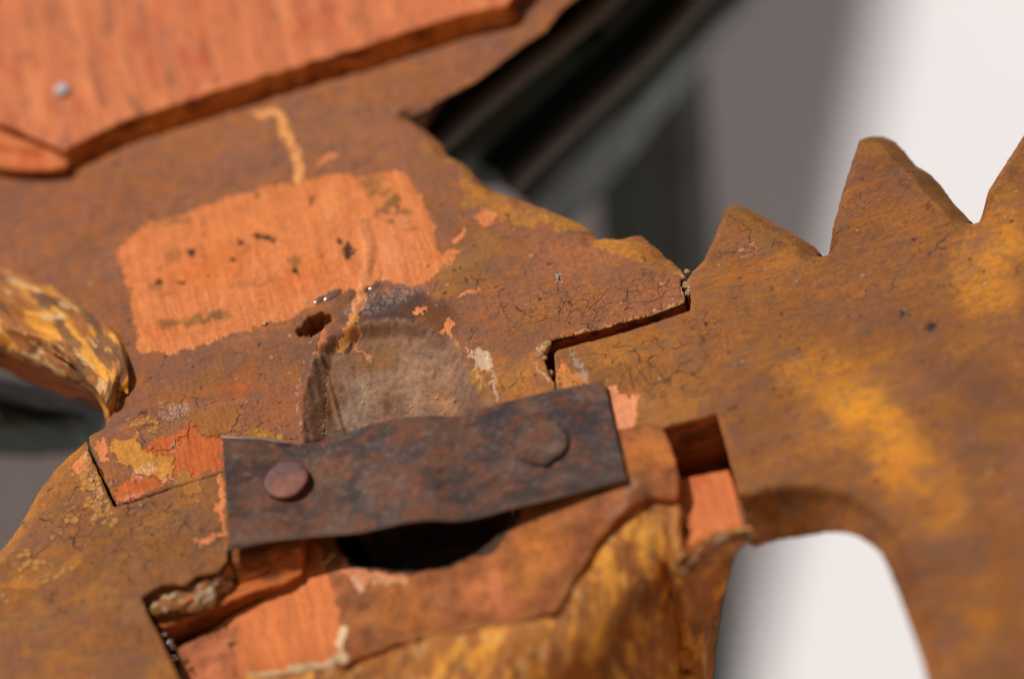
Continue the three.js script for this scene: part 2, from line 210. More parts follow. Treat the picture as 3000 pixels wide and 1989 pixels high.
  stroke(L, [[700, 830], [690, 890], [688, 950], [700, 1000]], [190, 150, 124], 0.5, 0.6); stroke(L, [[748, 850], [738, 930], [742, 985]], [206, 170, 140], 0.35, 0.6);
  stroke(L, [[1075, 800], [1095, 840], [1110, 880]], [206, 160, 120], 0.7, 0.7); stroke(L, [[1138, 860], [1144, 900], [1148, 925]], [196, 160, 130], 1.0, 0.7);
  // dark spots
  blob(L, 2090, 724, 9, 8, 0, [52, 40, 44], 0.9, 0.5); blob(L, 2154, 750, 26, 13, -28, [56, 44, 48], 0.95, 0.5); blob(L, 1287, 638, 12, 17, -25, [176, 152, 134], 0.8, 0.6); blob(L, 1289, 641, 6, 7, 0, [40, 42, 52], 1, 0.6); blob(L, 1487, 600, 8, 4, 15, [44, 38, 34], 0.95, 0.6); blob(L, 270, 382, 20, 12, 0, [92, 78, 76], 0.9, 0.4); blob(L, 536, 420, 18, 10, 0, [106, 80, 70], 0.6, 0.3); blob(L, 403, 1028, 12, 8, 0, [186, 140, 110], 0.9, 0.6); blob(L, 405, 1029, 5, 4, 0, [60, 44, 44], 1, 0.5);
  blob(L, 1785, 657, 8, 9, 0, [110, 78, 48], 0.9, 0.4); blob(L, 1700, 575, 3, 40, 8, [60, 40, 32], 0.6, 0.4); stroke(L, [[1680, 500], [1720, 512], [1735, 530], [1740, 560], [1726, 578], [1690, 584], [1664, 580]], [78, 50, 38], 0.32, 0.8); stroke(L, [[1716, 590], [1738, 575], [1742, 560]], [206, 130, 96], 0.8, 0.7); stroke(L, [[1700, 498], [1734, 506]], [200, 130, 100], 0.5, 0.6);
  // dirt lines in the hollows of the carving, then light and shade of slight ridges
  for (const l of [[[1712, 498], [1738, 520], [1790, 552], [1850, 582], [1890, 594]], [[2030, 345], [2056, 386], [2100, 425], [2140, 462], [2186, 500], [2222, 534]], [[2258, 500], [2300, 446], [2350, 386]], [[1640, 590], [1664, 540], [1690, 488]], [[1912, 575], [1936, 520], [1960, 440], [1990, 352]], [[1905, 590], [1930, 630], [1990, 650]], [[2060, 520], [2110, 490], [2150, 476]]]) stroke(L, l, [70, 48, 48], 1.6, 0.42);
  stroke(L, [[1755, 1032], [1830, 1008], [1900, 985], [1950, 968]], [120, 84, 60], 0.7, 0.6); stroke(L, [[1900, 984], [1950, 966]], [200, 150, 90], 0.6, 0.6);  // slight ridge: its shaded and lit sides put into the colour
  stroke(L, [[2240, 1120], [2260, 1100], [2300, 1075], [2365, 1056]], [150, 100, 70], 1.2, 0.5); stroke(L, [[2232, 1140], [2290, 1170]], [160, 110, 80], 1.0, 0.4);  // faint curved ridge, its lit edge put into the colour
}
const px = (L) => { L.g.setTransform(1, 0, 0, 1, 0, 0); return L.g.getImageData(0, 0, TW, TH).data; };
const crackZone = layer(), flakeZone = layer();
for (const [x, y, rx, ry, r, al] of [[200, 1110, 50, 80, -30, 0.9], [240, 1180, 50, 50, -20, 0.8], [180, 1190, 60, 30, -20, 0.4], [120, 1330, 90, 12, -22, 0.8], [60, 1300, 60, 40, 0, 0.5], [330, 985, 70, 26, -15, 0.7], [620, 1005, 40, 24, 0, 0.6]]) blob(flakeZone, x, y, rx, ry, r, [255, 255, 255], al, 0.2);
{ const L = crackZone; for (const [x, y, rx, ry, r, al] of [[1430, 690, 190, 70, -15, 1], [1500, 840, 200, 110, -15, 1], [1250, 720, 120, 80, -15, 0.9], [280, 1150, 260, 90, -20, 1], [400, 1250, 200, 90, -18, 0.8], [120, 1240, 120, 90, -50, 0.8], [520, 980, 110, 50, -15, 1], [380, 960, 100, 50, -20, 1], [1600, 800, 110, 100, 0, 0.6], [1180, 870, 90, 60, 0, 0.7]]) blob(L, x, y, rx, ry, r, [255, 255, 255], al, 0.3); }
const barkTone = new Uint8Array(TW * TH * 4), barkBump = new Uint8Array(TW * TH * 4), barkRough = new Uint8Array(TW * TH * 4);
{
  const ps = px(scoop), pf = px(flakeZone), pb = px(base), ph = px(hard), pr = px(relief), pc = px(crackZone), hole = PL(HOLE), gloss = [[880, 695, 110, 26], [330, 1090, 36, 20], [222, 1110, 16, 60], [400, 950, 40, 22], [300, 1150, 40, 10]].map(([x, y, rx, ry]) => { const q = P(x, y); return [q[0], q[1], rx * 0.1015, ry * 0.13]; });
  const winga = P(1600, 700)[0], hb = [Math.min(...hole.map((p) => p[0])) - 3, Math.max(...hole.map((p) => p[0])) + 3, Math.min(...hole.map((p) => p[1])) - 3, Math.max(...hole.map((p) => p[1])) + 3];
  for (let j = 0; j < TH; j++) for (let i = 0; i < TW; i++) {
    const a = A0 + (i + 0.5) / TW * (A1 - A0), b = B0 + (j + 0.5) / TH * (B1 - B0), o = (j * TW + i) * 4;
    const n1 = fbm(a / 9, b / 9, 4), n2 = fbm(a / 9 + 40, b / 9 + 11, 4), f1 = vn(a / 0.7, b / 0.7), f2 = vn(a / 0.7 + 9, b / 0.7 + 31), m1 = vn(a / 2.1 + 3, b / 2.1), m2 = vn(a / 2.1, b / 2.1 + 8);
    let x = clamp(Math.round(i + n1 * 34 + m1 * 9 + f1 * 4), 0, TW - 1), y = clamp(Math.round(j + n2 * 34 + m2 * 8 + f2 * 4), 0, TH - 1), q = (y * TW + x) * 4;
    let r = LIN[pb[q]], g = LIN[pb[q + 1]], bl = LIN[pb[q + 2]];
    // mottling: thin and thick varnish, grime caught in the grain
    const wing = a > winga ? 1 : 0;
    const grain = wing ? fbm(a / 5, b / 0.55 + n1 * 2, 3) : fbm(a / 0.6 + n1 * 1.5, b / 6, 3);
    const mott = fbm(a / 3.2 + 7, b / 2.4, 4), fine = f1 * 0.5 + vn(a / 0.33, b / 0.33) * 0.5, big = fbm(a / 20 + 3, b / 16 + 90, 3);
    const tight = fbm(a / 1.1 + 31, b / 0.8 + 3, 4), pit = smooth(0.12, 0.34, tight);
    let v = (1 + 0.30 * tight) * (1 - 0.22 * pit) + 0.16 * mott + (wing ? 0.2 : 0.18) * grain + 0.24 * fine + (wing ? 0.34 : 0.24) * big;
    const warm = clamp(mott * 0.9 + n2 * 0.7 + 0.05, -0.5, 0.6);
    r *= v * (1 + 0.10 * warm); g *= v * (1 + 0.04 * warm); bl *= v * (1 - 0.35 * warm);
    const fleck = smooth(0.12, 0.36, fbm(a / 11 + 15, b / 7 + 44, 6)) * 0.5 * (1 - smooth(46, 60, pb[q + 2])) * (wing ? 0.5 : 1), plum = smooth(0.08, 0.34, fbm(a / 9 + 81, b / 7 + 7, 6)) * 0.45 * (1 - 0.5 * smooth(66, 82, pb[q + 2]));
    r = mix(r, 0.55, fleck * 0.6); g = mix(g, 0.225, fleck * 0.6); bl = mix(bl, 0.035, fleck * 0.6); r = mix(r, 0.19, plum * 0.7); g = mix(g, 0.085, plum * 0.7); bl = mix(bl, 0.06, plum * 0.7);
    const sc = smooth(66, 82, pb[q + 2]); r *= 0.95; g *= mix(0.955, 1, sc); bl *= mix(0.92, 0.9, sc);
    const grime = Math.max(smooth(0.16, 0.42, fbm(a / 2.6 + 60, b / 1.5 + 20, 4)) * 0.42, smooth(0.22, 0.4, fbm(a / 0.9 + 11, b / 0.7 + 35, 3)) * 0.25); r = mix(r, 0.115, grime * 0.8); g = mix(g, 0.068, grime * 0.8); bl = mix(bl, 0.055, grime * 0.8);
    const hd = a > hb[0] && a < hb[1] && b > hb[2] && b < hb[3] ? sdf(hole, a, b) + 0.7 * m1 + 0.5 * f1 : -9;
    if (hd > -0.8) {
      const t = smooth(-0.5, 0.9, hd), xs = clamp(Math.round(i + n1 * 14 + m1 * 4), 0, TW - 1), ys = clamp(Math.round(j + n2 * 14 + m2 * 6), 0, TH - 1), k = (ys * TW + xs) * 4, streak = fbm(a / 1.8 + n1, b / 5, 4), vv = 1 + 0.12 * streak + 0.22 * mott + 0.3 * fine + 0.25 * tight;
      r = mix(r, LIN[ps[k]] * vv, t); g = mix(g, LIN[ps[k + 1]] * vv, t); bl = mix(bl, LIN[ps[k + 2]] * vv * 0.9, t);
    }
    let bump = 128 + (hd > 0 ? 8 * mott + 3 * m1 - 8 * tight : 0) + grain * (wing ? 12 : 7) + fine * 7 + mott * 9 + tight * 16, rough = 0.78 + 0.12 * mott + 0.1 * fine;
    // losses with ragged edges
    x = clamp(Math.round(i + m1 * 4 + f1 * 3.4), 0, TW - 1); y = clamp(Math.round(j + m2 * 5 + f2 * 3.4 + vn(a / 0.5, b / 4) * 4), 0, TH - 1); q = (y * TW + x) * 4;
    const al = ph[q + 3] / 255;
    if (al > 0.01) {
      const cut = smooth(0.25, 0.6, al + 0.25 * fine + 0.2 * m1 - (al > 0.9 ? 0 : 0.1));
      const wg = fbm(a / 0.45 + m1, b / 7, 3), k = 1 + 0.30 * wg + 0.16 * fine + 0.12 * mott + 0.1 * f2, dry = clamp(wg * 0.6 + n1 * 0.5);
      r = mix(r, LIN[ph[q]] * k, cut * al); g = mix(g, LIN[ph[q + 1]] * k * (1 + 0.22 * dry), cut * al); bl = mix(bl, LIN[ph[q + 2]] * k * (1 + 0.4 * dry), cut * al);
      bump = mix(bump, 92 + wg * 14 + fine * 8, cut); if (pr[q + 3] > 128) bump = 176 + fine * 8 + mott * 14; rough = mix(rough, 0.9, cut);
    }
    // craquelure: open cracks with dirt in them
    const zone = pc[o + 3] / 255;
    const c1 = voro(a / 5.2 + n1 * 0.9 + m1 * 0.12, b / 4.4 + n2 * 0.9 + m2 * 0.12), c2 = voro(a / 1.7 + m1 * 0.25 + 30, b / 1.5 + m2 * 0.25);
    const open = smooth(-0.12, 0.22, n1 + 0.25 * m2 + zone * 0.75 - 0.30), w1 = (0.026 + 0.014 * zone) * (0.5 + 0.9 * Math.abs(m1));
    let cr = (1 - smooth(w1 * 0.5, w1, c1[0])) * open * (al < 0.5 ? 1 : 0.1);
    if (zone > 0.2) cr = Math.max(cr, (1 - smooth(0.03, 0.09, c2[0])) * smooth(0.05, 0.35, n2 + zone * 0.35 - 0.15) * 0.55 * (al < 0.5 ? 1 : 0.15));
    r = mix(r, 0.025, cr * 0.9); g = mix(g, 0.015, cr * 0.9); bl = mix(bl, 0.011, cr * 0.9); bump -= cr * 40;
    // islands of ochre paint still standing
    const isl = pf[o + 3] / 255;
    if (isl > 0.1) { const cf = voro(a / 1.5 + m1 * 0.3 + 12, b / 1.5 + m2 * 0.3 + 77); if ((cf[1] % 10) / 10 < isl * 0.75 && cf[0] > 0.1 + 0.08 * fine) { const t = 0.85; r = mix(r, 0.52 + 0.1 * mott, t); g = mix(g, 0.235 + 0.05 * mott, t); bl = mix(bl, 0.055, t); bump += 34; } }
    // specks: pits and grit
    const hsh = voro(a / 1.9 + 70, b / 1.9 + 33), near = hsh[1];
    if (near % 19 === 0 && hsh[0] > 0.66) { r *= 0.45; g *= 0.42; bl *= 0.5; bump -= 24; } else if (near % 13 === 1 && hsh[0] > 0.66) { r = mix(r, 0.5, 0.5); g = mix(g, 0.32, 0.5); bl = mix(bl, 0.2, 0.5); bump += 34; }
    for (const s of gloss) { const d = ((a - s[0]) / s[2]) ** 2 + ((b - s[1]) / s[3]) ** 2; if (d < 1.3) { const w = 1 - smooth(0.5, 1.2, d + m1 * 0.25); rough = mix(rough, 0.42, w); bump += w * (m1 * 7 + fine * 12); } }
    barkTone[o] = toS(r * ALB); barkTone[o + 1] = toS(g * ALB); barkTone[o + 2] = toS(bl * ALB); barkTone[o + 3] = 255;
    barkBump[o] = barkBump[o + 1] = barkBump[o + 2] = clamp(bump, 0, 255); barkBump[o + 3] = 255;
    barkRough[o] = barkRough[o + 1] = barkRough[o + 2] = clamp(rough, 0.1, 1) * 255; barkRough[o + 3] = 255;
  }
}
function dataTex(d, w, h, srgb) { const t = new THREE.DataTexture(d, w, h, THREE.RGBAFormat); t.magFilter = THREE.LinearFilter; t.minFilter = THREE.LinearFilter; t.wrapS = t.wrapT = THREE.RepeatWrapping; if (srgb) t.colorSpace = THREE.SRGBColorSpace; t.needsUpdate = true; return t; }
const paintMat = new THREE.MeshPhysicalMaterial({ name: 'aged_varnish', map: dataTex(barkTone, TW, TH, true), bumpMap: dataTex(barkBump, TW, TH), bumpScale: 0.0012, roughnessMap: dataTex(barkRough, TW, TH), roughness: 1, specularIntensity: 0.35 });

// a tile of procedural material: f(x mm, y mm) -> [r, g, b] of the sunlit tone, bump 0..255, roughness 0..1
function tile(name, w, h, mm, f, bumpMM, extra = {}) {
  const c = new Uint8Array(w * h * 4), bm = new Uint8Array(w * h * 4), rg = new Uint8Array(w * h * 4);
  for (let j = 0; j < h; j++) for (let i = 0; i < w; i++) {
    const [col, bu, ro] = f(i / w * mm, j / h * mm * h / w), o = (j * w + i) * 4;
    for (let k = 0; k < 3; k++) { c[o + k] = toS(col[k]); bm[o + k] = clamp(bu, 0, 255); rg[o + k] = clamp(ro, 0.02, 1) * 255; }
    c[o + 3] = bm[o + 3] = rg[o + 3] = 255;
  }
  const m = new THREE.MeshPhysicalMaterial({ name, map: dataTex(c, w, h, true), bumpMap: dataTex(bm, w, h), bumpScale: bumpMM / 1000, roughnessMap: dataTex(rg, w, h), roughness: 1, specularIntensity: 0.3, ...extra });
  m.userData.mm = mm; return m;
}
const lin = (c) => [LIN[c[0]] * ALB, LIN[c[1]] * ALB, LIN[c[2]] * ALB];
const mul = (c, k) => [c[0] * k, c[1] * k, c[2] * k], mixc = (a, b, t) => [mix(a[0], b[0], t), mix(a[1], b[1], t), mix(a[2], b[2], t)];
const oldWood = lin([186, 100, 46]), darkWood = lin([112, 62, 30]), freshWood = lin([212, 118, 64]), boardWood = lin([208, 116, 66]), redWood = lin([182, 78, 42]), goldPaint = lin([212, 142, 44]), umberPaint = lin([96, 64, 38]);
const edgeMat = tile('cut_wood', 512, 512, 60, (x, y) => { const g = fbm(x / 7, y / 0.5, 4), n = fbm(x / 8, y / 6, 4), s = smooth(0, 0.4, n); return [mul(mixc(oldWood, darkWood, s * 0.8), 1 + 0.35 * g), 128 + g * 70 + n * 30, 0.85]; }, 0.5);
const varnishMat = tile('varnished_edge', 512, 512, 60, (x, y) => { const g = fbm(x / 5, y / 1.2, 4), n = fbm(x / 6 + 9, y / 5, 4); return [mul(mixc(lin([150, 90, 42]), lin([104, 66, 38]), smooth(-0.1, 0.3, n)), 1 + 0.25 * g), 128 + g * 50, 0.8]; }, 0.4);
const breakMat = tile('aged_break', 512, 512, 60, (x, y) => { const g = fbm(x / 4, y / 0.7, 4), n = fbm(x / 5 + 9, y / 4, 4); return [mul(mixc(lin([150, 86, 44]), lin([84, 52, 32]), smooth(-0.15, 0.25, n)), 1 + 0.3 * g), 128 + g * 60, 0.85]; }, 0.5);
const freshMat = tile('fresh_cut_wood', 1024, 1024, 70, (x, y) => { const g = fbm(x / 0.8 + fbm(x / 9, y / 9, 2), y / 14, 4), n = fbm(x / 12, y / 12, 3), p = smooth(0.1, 0.4, fbm(x / 5 + 9, y / 10, 4)); return [mul(mixc(freshWood, redWood, clamp(p * 0.45 + n * 0.4)), 1 + 0.3 * g + 0.14 * n + 0.1 * vn(x / 0.3, y / 0.8)), 128 + g * 46, 0.7]; }, 0.5);
const boardEdge = tile('board_edge_wood', 512, 512, 60, (x, y) => { const g = fbm(x / 9, y / 0.55, 4), n = fbm(x / 9, y / 4, 4); return [mul(mixc(lin([196, 104, 40]), lin([136, 68, 28]), smooth(-0.1, 0.35, n)), 1 + 0.4 * g), 128 + g * 70 + n * 30, 0.85]; }, 0.6);
const boardMat = tile('board_wood', 1024, 1024, 150, (x, y) => { const wv = fbm(x / 18, y / 40, 3) * 3, g = fbm((x + wv) / 2.6, y / 30, 4), n = fbm(x / 14, y / 20, 4), p = smooth(0.12, 0.4, fbm((x + wv) / 4 + 30, y / 16, 4)), d = smooth(0.24, 0.45, fbm((x + wv) / 2 + 60, y / 12, 3)); let c = mixc(boardWood, redWood, clamp(p * 0.7 + n * 0.7)); c = mixc(c, lin([150, 88, 56]), d * 0.6); c = mixc(c, lin([228, 138, 82]), smooth(0.05, 0.4, g) * 0.4); c = mixc(c, lin([120, 74, 54]), smooth(0.3, 0.42, fbm(x / 1.6 + 17, y / 4, 3)) * 0.5); return [mul(c, 1 + 0.2 * g + 0.1 * n), 128 + g * 50, 0.62]; }, 0.5);
const ironMat = tile('rusted_iron', 1024, 1024, 100, (x, y) => {
  const n = fbm(x / 9, y / 9, 5), m = fbm(x / 3 + 20, y / 3, 5), f = vn(x / 0.35, y / 0.35), p = fbm(x / 1.2 + 80, y / 1.2, 3);
  let c = mixc(lin([100, 70, 56]), lin([70, 57, 54]), smooth(-0.15, 0.3, n)); c = mixc(c, lin([136, 76, 48]), smooth(0.0, 0.45, m) * 0.42); c = mixc(c, lin([146, 84, 50]), smooth(0.2, 0.45, p) * 0.2); c = mixc(c, lin([126, 104, 98]), smooth(0.22, 0.42, fbm(x / 1.6 + 5, y / 1.6 + 70, 4)) * 0.3); c = mixc(c, lin([48, 42, 44]), smooth(0.1, 0.42, fbm(x / 7 + 50, y / 3 + 8, 5)) * 0.6);
  return [mul(c, 1 + 0.25 * p + 0.18 * f), 128 + m * 50 + p * 40 + f * 12, 0.68 + 0.2 * m + 0.1 * f];
}, 0.2, { metalness: 0.1, specularIntensity: 0.25 });
const flankMat = tile('worn_gilding', 1024, 1024, 90, (x, y) => {
  const w = fbm(x / 8, y / 9, 3) * 3, s = fbm((x + w) / 2.2, y / 4.6, 6), n = fbm(x / 7 + 4, y / 8, 4), f = vn(x / 0.5, y / 0.5);
  let c = mixc(lin([180, 112, 54]), lin([228, 156, 60]), smooth(0.0, 0.5, s + n * 0.8) * 0.8); c = mixc(c, lin([134, 84, 50]), smooth(0.04, 0.5, -s + 0.6 * n - 0.04) * 0.65); c = mixc(c, lin([222, 186, 120]), smooth(0.3, 0.42, fbm((x + w) / 1.4 + 40, y / 2.6, 4)) * 0.4);
  return [mul(c, 1 + 0.25 * s + 0.12 * f), 128 + s * 60 + f * 12, 0.75];
}, 0.7);
const gesso = lin([214, 196, 160]);
const splitMat = tile('split_wood', 512, 512, 40, (x, y) => { const g = fbm(x / 3, y / 0.5, 4), n = fbm(x / 3 + 9, y / 3, 4); let c = mixc(lin([150, 96, 50]), lin([204, 112, 60]), smooth(-0.1, 0.3, n)); c = mixc(c, gesso, smooth(0.12, 0.3, fbm(x / 2 + 50, y / 2, 4)) * 0.7); c = mixc(c, lin([92, 62, 42]), smooth(0.15, 0.35, fbm(x / 2.4, y / 2.4 + 31, 4)) * 0.8); return [mul(c, 1 + 0.3 * g), 128 + n * 100 + g * 50, 0.7]; }, 1.6);
const ebonMat = tile('black_green_lacquer', 512, 512, 200, (x, y) => { const n = fbm(x / 16, y / 30, 4), m = fbm(x / 5 + 3, y / 12, 4); let c = mixc([0.035, 0.045, 0.038], [0.026, 0.062, 0.056], smooth(-0.2, 0.3, n)); c = mixc(c, [0.045, 0.038, 0.03], smooth(0.15, 0.4, m) * 0.6); return [c, 128 + m * 40, 0.55 + 0.12 * m]; }, 0.6, { specularIntensity: 0.35 });
const whiteMat = tile('white_stone', 512, 512, 900, (x, y) => { const n = fbm(x / 160, y / 160, 4), f = fbm(x / 10, y / 10, 4); return [mul([0.665, 0.655, 0.672], 1 + 0.05 * n + 0.04 * f), 128 + f * 50, 0.8]; }, 1);

// ---------------------------------------------------------------- builders
const ornament = new THREE.Group(); ornament.name = 'carved_ornament';
ornament.position.copy(O); ornament.quaternion.setFromRotationMatrix(new THREE.Matrix4().makeBasis(eA, eB, eN));
ornament.userData = { label: 'broken carved wooden ornament with toothed edge, varnished golden brown, held by a rusted iron strap', category: 'wood carving' };
scene.add(ornament);
function put(name, geo, mat, parent) { const m = new THREE.Mesh(geo, mat); m.name = name; m.castShadow = m.receiveShadow = true; parent.add(m); return m; }

// A slab of wood: outline on the plane, a carved top, upright sides down to "bottom", an underside.
function slab(name, outPts, { h = () => 0, bottom = -22, cell = 0.45, rag = 0, ragSize = 1.2, round = 0.35, top = paintMat, side = edgeMat, planar = true, parent = ornament, wallNoise = 0.15, under }) {
  const out = outPts; let a0 = 1e9, a1 = -1e9, b0 = 1e9, b1 = -1e9;
  for (const p of out) { a0 = Math.min(a0, p[0]); a1 = Math.max(a1, p[0]); b0 = Math.min(b0, p[1]); b1 = Math.max(b1, p[1]); }
  a0 = Math.max(a0, A0 + 2); a1 = Math.min(a1, A1 - 2); b0 = Math.max(b0, B0 + 2); b1 = Math.min(b1, B1 - 2);
  const nx = Math.ceil((a1 - a0) / cell) + 2, ny = Math.ceil((b1 - b0) / cell) + 2;
  const ca = (i) => a0 - cell * 0.5 + i * cell, cb = (j) => b0 - cell * 0.5 + j * cell;
  const D = new Float32Array((nx + 1) * (ny + 1));
  for (let j = 0; j <= ny; j++) for (let i = 0; i <= nx; i++) {
    const a = ca(i), b = cb(j);
    let d = sdf(out, a, b); if (rag && d < 3 && d > -3) d += rag * fbm(a / ragSize, b / ragSize, 3) * 2;
    d = Math.min(d, a - a0, a1 - a, b - b0, b1 - b);
    D[j * (nx + 1) + i] = Math.abs(d) < 1e-4 ? 1e-4 : d;
  }
  const pos = [], uv = [], idx = [], vid = new Int32Array((nx + 1) * (ny + 1)).fill(-1), cutId = new Map();
  const mm = top.userData.mm;
  const addTop = (a, b, d) => {
    let z = h(a, b, d); if (d < round) { const x = round - Math.max(0, d); z -= (round - Math.sqrt(Math.max(0, round * round - x * x))) * 0.8; }
    pos.push(a / 1000, b / 1000, z / 1000); planar && !mm ? uv.push((a - A0) / (A1 - A0), (b - B0) / (B1 - B0)) : uv.push(a / mm, b / mm); return pos.length / 3 - 1;
  };
  const vert = (i, j) => { const k = j * (nx + 1) + i; if (vid[k] < 0) vid[k] = addTop(ca(i), cb(j), D[k]); return vid[k]; };
  const cut = (i, j, k, l) => {
    let p = j * (nx + 1) + i, q = l * (nx + 1) + k; if (p > q) { [p, q] = [q, p];[i, k] = [k, i];[j, l] = [l, j]; }
    const key = p * 4 + (q - p === 1 ? 0 : q - p === nx + 1 ? 1 : q - p === nx + 2 ? 2 : 3);
    if (!cutId.has(key)) { const t = D[p] / (D[p] - D[q]); cutId.set(key, addTop(mix(ca(i), ca(k), t), mix(cb(j), cb(l), t), 0)); }
    return cutId.get(key);
  };
  const rim = [];
  const tri = (A, B, C) => {
    const v = [A, B, C], s = v.map(([i, j]) => D[j * (nx + 1) + i] > 0), n = s.filter(Boolean).length;
    if (n === 0) return;
    if (n === 3) { idx.push(vert(...A), vert(...B), vert(...C)); return; }
    const k = n === 1 ? s.indexOf(true) : s.indexOf(false), p = v[k], q = v[(k + 1) % 3], r = v[(k + 2) % 3], e = cut(...p, ...q), f = cut(...p, ...r);
    if (n === 1) { idx.push(vert(...p), e, f); rim.push([e, f]); } else { const Q = vert(...q), R = vert(...r); idx.push(e, Q, R, e, R, f); rim.push([f, e]); }
  };
  for (let j = 0; j < ny; j++) for (let i = 0; i < nx; i++) { tri([i, j], [i + 1, j], [i + 1, j + 1]); tri([i, j], [i + 1, j + 1], [i, j + 1]); }
  const nTop = idx.length, geo = new THREE.BufferGeometry();
  const topGeo = new THREE.BufferGeometry(); topGeo.setAttribute('position', new THREE.Float32BufferAttribute(pos, 3)); topGeo.setIndex(idx); topGeo.computeVertexNormals();
  const nor = Array.from(topGeo.attributes.normal.array);
  // sides, in bands
  const sm = side.userData.mm || 60, bands = 6, cols = new Map();
  const column = (k) => {
    if (cols.has(k)) return cols.get(k);
    const a = pos[k * 3] * 1000, b = pos[k * 3 + 1] * 1000, z = pos[k * 3 + 2] * 1000, e = 0.6, bot = typeof bottom === 'function' ? bottom(a, b) : bottom;
    let gx = sdf(out, a + e, b) - sdf(out, a - e, b), gy = sdf(out, a, b + e) - sdf(out, a, b - e); const gl = Math.hypot(gx, gy) || 1; gx /= -gl; gy /= -gl;
    const first = pos.length / 3;
    for (let r = 0; r <= bands; r++) {
      const t = r / bands, zz = mix(z, Math.min(bot, z - 0.5), t), u = Math.abs(gx) > Math.abs(gy) ? b : a, nz = r ? wallNoise * fbm(u / 1.5, zz / 1.5 + 50, 3) * 2 - 0.05 - (under ? under(a, b) * t : 0) : 0;
      const up = under ? -under(a, b) / Math.max(1, z - bot) : 0, ul = Math.hypot(1, up); pos.push((a + gx * nz) / 1000, (b + gy * nz) / 1000, zz / 1000); nor.push(gx / ul, gy / ul, up / ul); uv.push(u / sm, zz / sm);
    }
    cols.set(k, first); return first;
  };
  for (const [e, f] of rim) { const E = column(e), F = column(f); for (let r = 0; r < bands; r++) idx.push(E + r, E + r + 1, F + r + 1, E + r, F + r + 1, F + r); }
  // underside
  const lowFlat = typeof bottom === 'function' ? null : bottom;
  if (lowFlat !== null) {
    const clip = out.map((p) => new THREE.Vector2(clamp(p[0], a0, a1), clamp(p[1], b0, b1))), first = pos.length / 3;
    for (const p of clip) { pos.push(p.x / 1000, p.y / 1000, lowFlat / 1000); nor.push(0, 0, -1); uv.push(p.x / sm, p.y / sm); }
    for (const t of THREE.ShapeUtils.triangulateShape(clip, [])) idx.push(first + t[0], first + t[2], first + t[1]);
  }
  geo.setAttribute('position', new THREE.Float32BufferAttribute(pos, 3)); geo.setAttribute('normal', new THREE.Float32BufferAttribute(nor, 3)); geo.setAttribute('uv', new THREE.Float32BufferAttribute(uv, 2));
  geo.setIndex(idx); geo.addGroup(0, nTop, 0); geo.addGroup(nTop, idx.length - nTop, 1);
  return put(name, geo, [top, side], parent);
}
const cr1 = (p0, p1, p2, p3, t) => 0.5 * (2 * p1 + (p2 - p0) * t + (2 * p0 - 5 * p1 + 4 * p2 - p3) * t * t + (3 * p1 - p0 - 3 * p2 + p3) * t * t * t);
function along(list, n) {                          // resample a polyline of Vector3 with a smooth curve
  const res = [];
  for (let i = 0; i < n; i++) {
    const s = i / (n - 1) * (list.length - 1), k = Math.min(list.length - 2, Math.floor(s)), t = s - k, g = (q) => list[clamp(q, 0, list.length - 1)];
    const [p0, p1, p2, p3] = [g(k - 1), g(k), g(k + 1), g(k + 2)];
    res.push(new THREE.Vector3(cr1(p0.x, p1.x, p2.x, p3.x, t), cr1(p0.y, p1.y, p2.y, p3.y, t), cr1(p0.z, p1.z, p2.z, p3.z, t)));
  }
  return res;
}
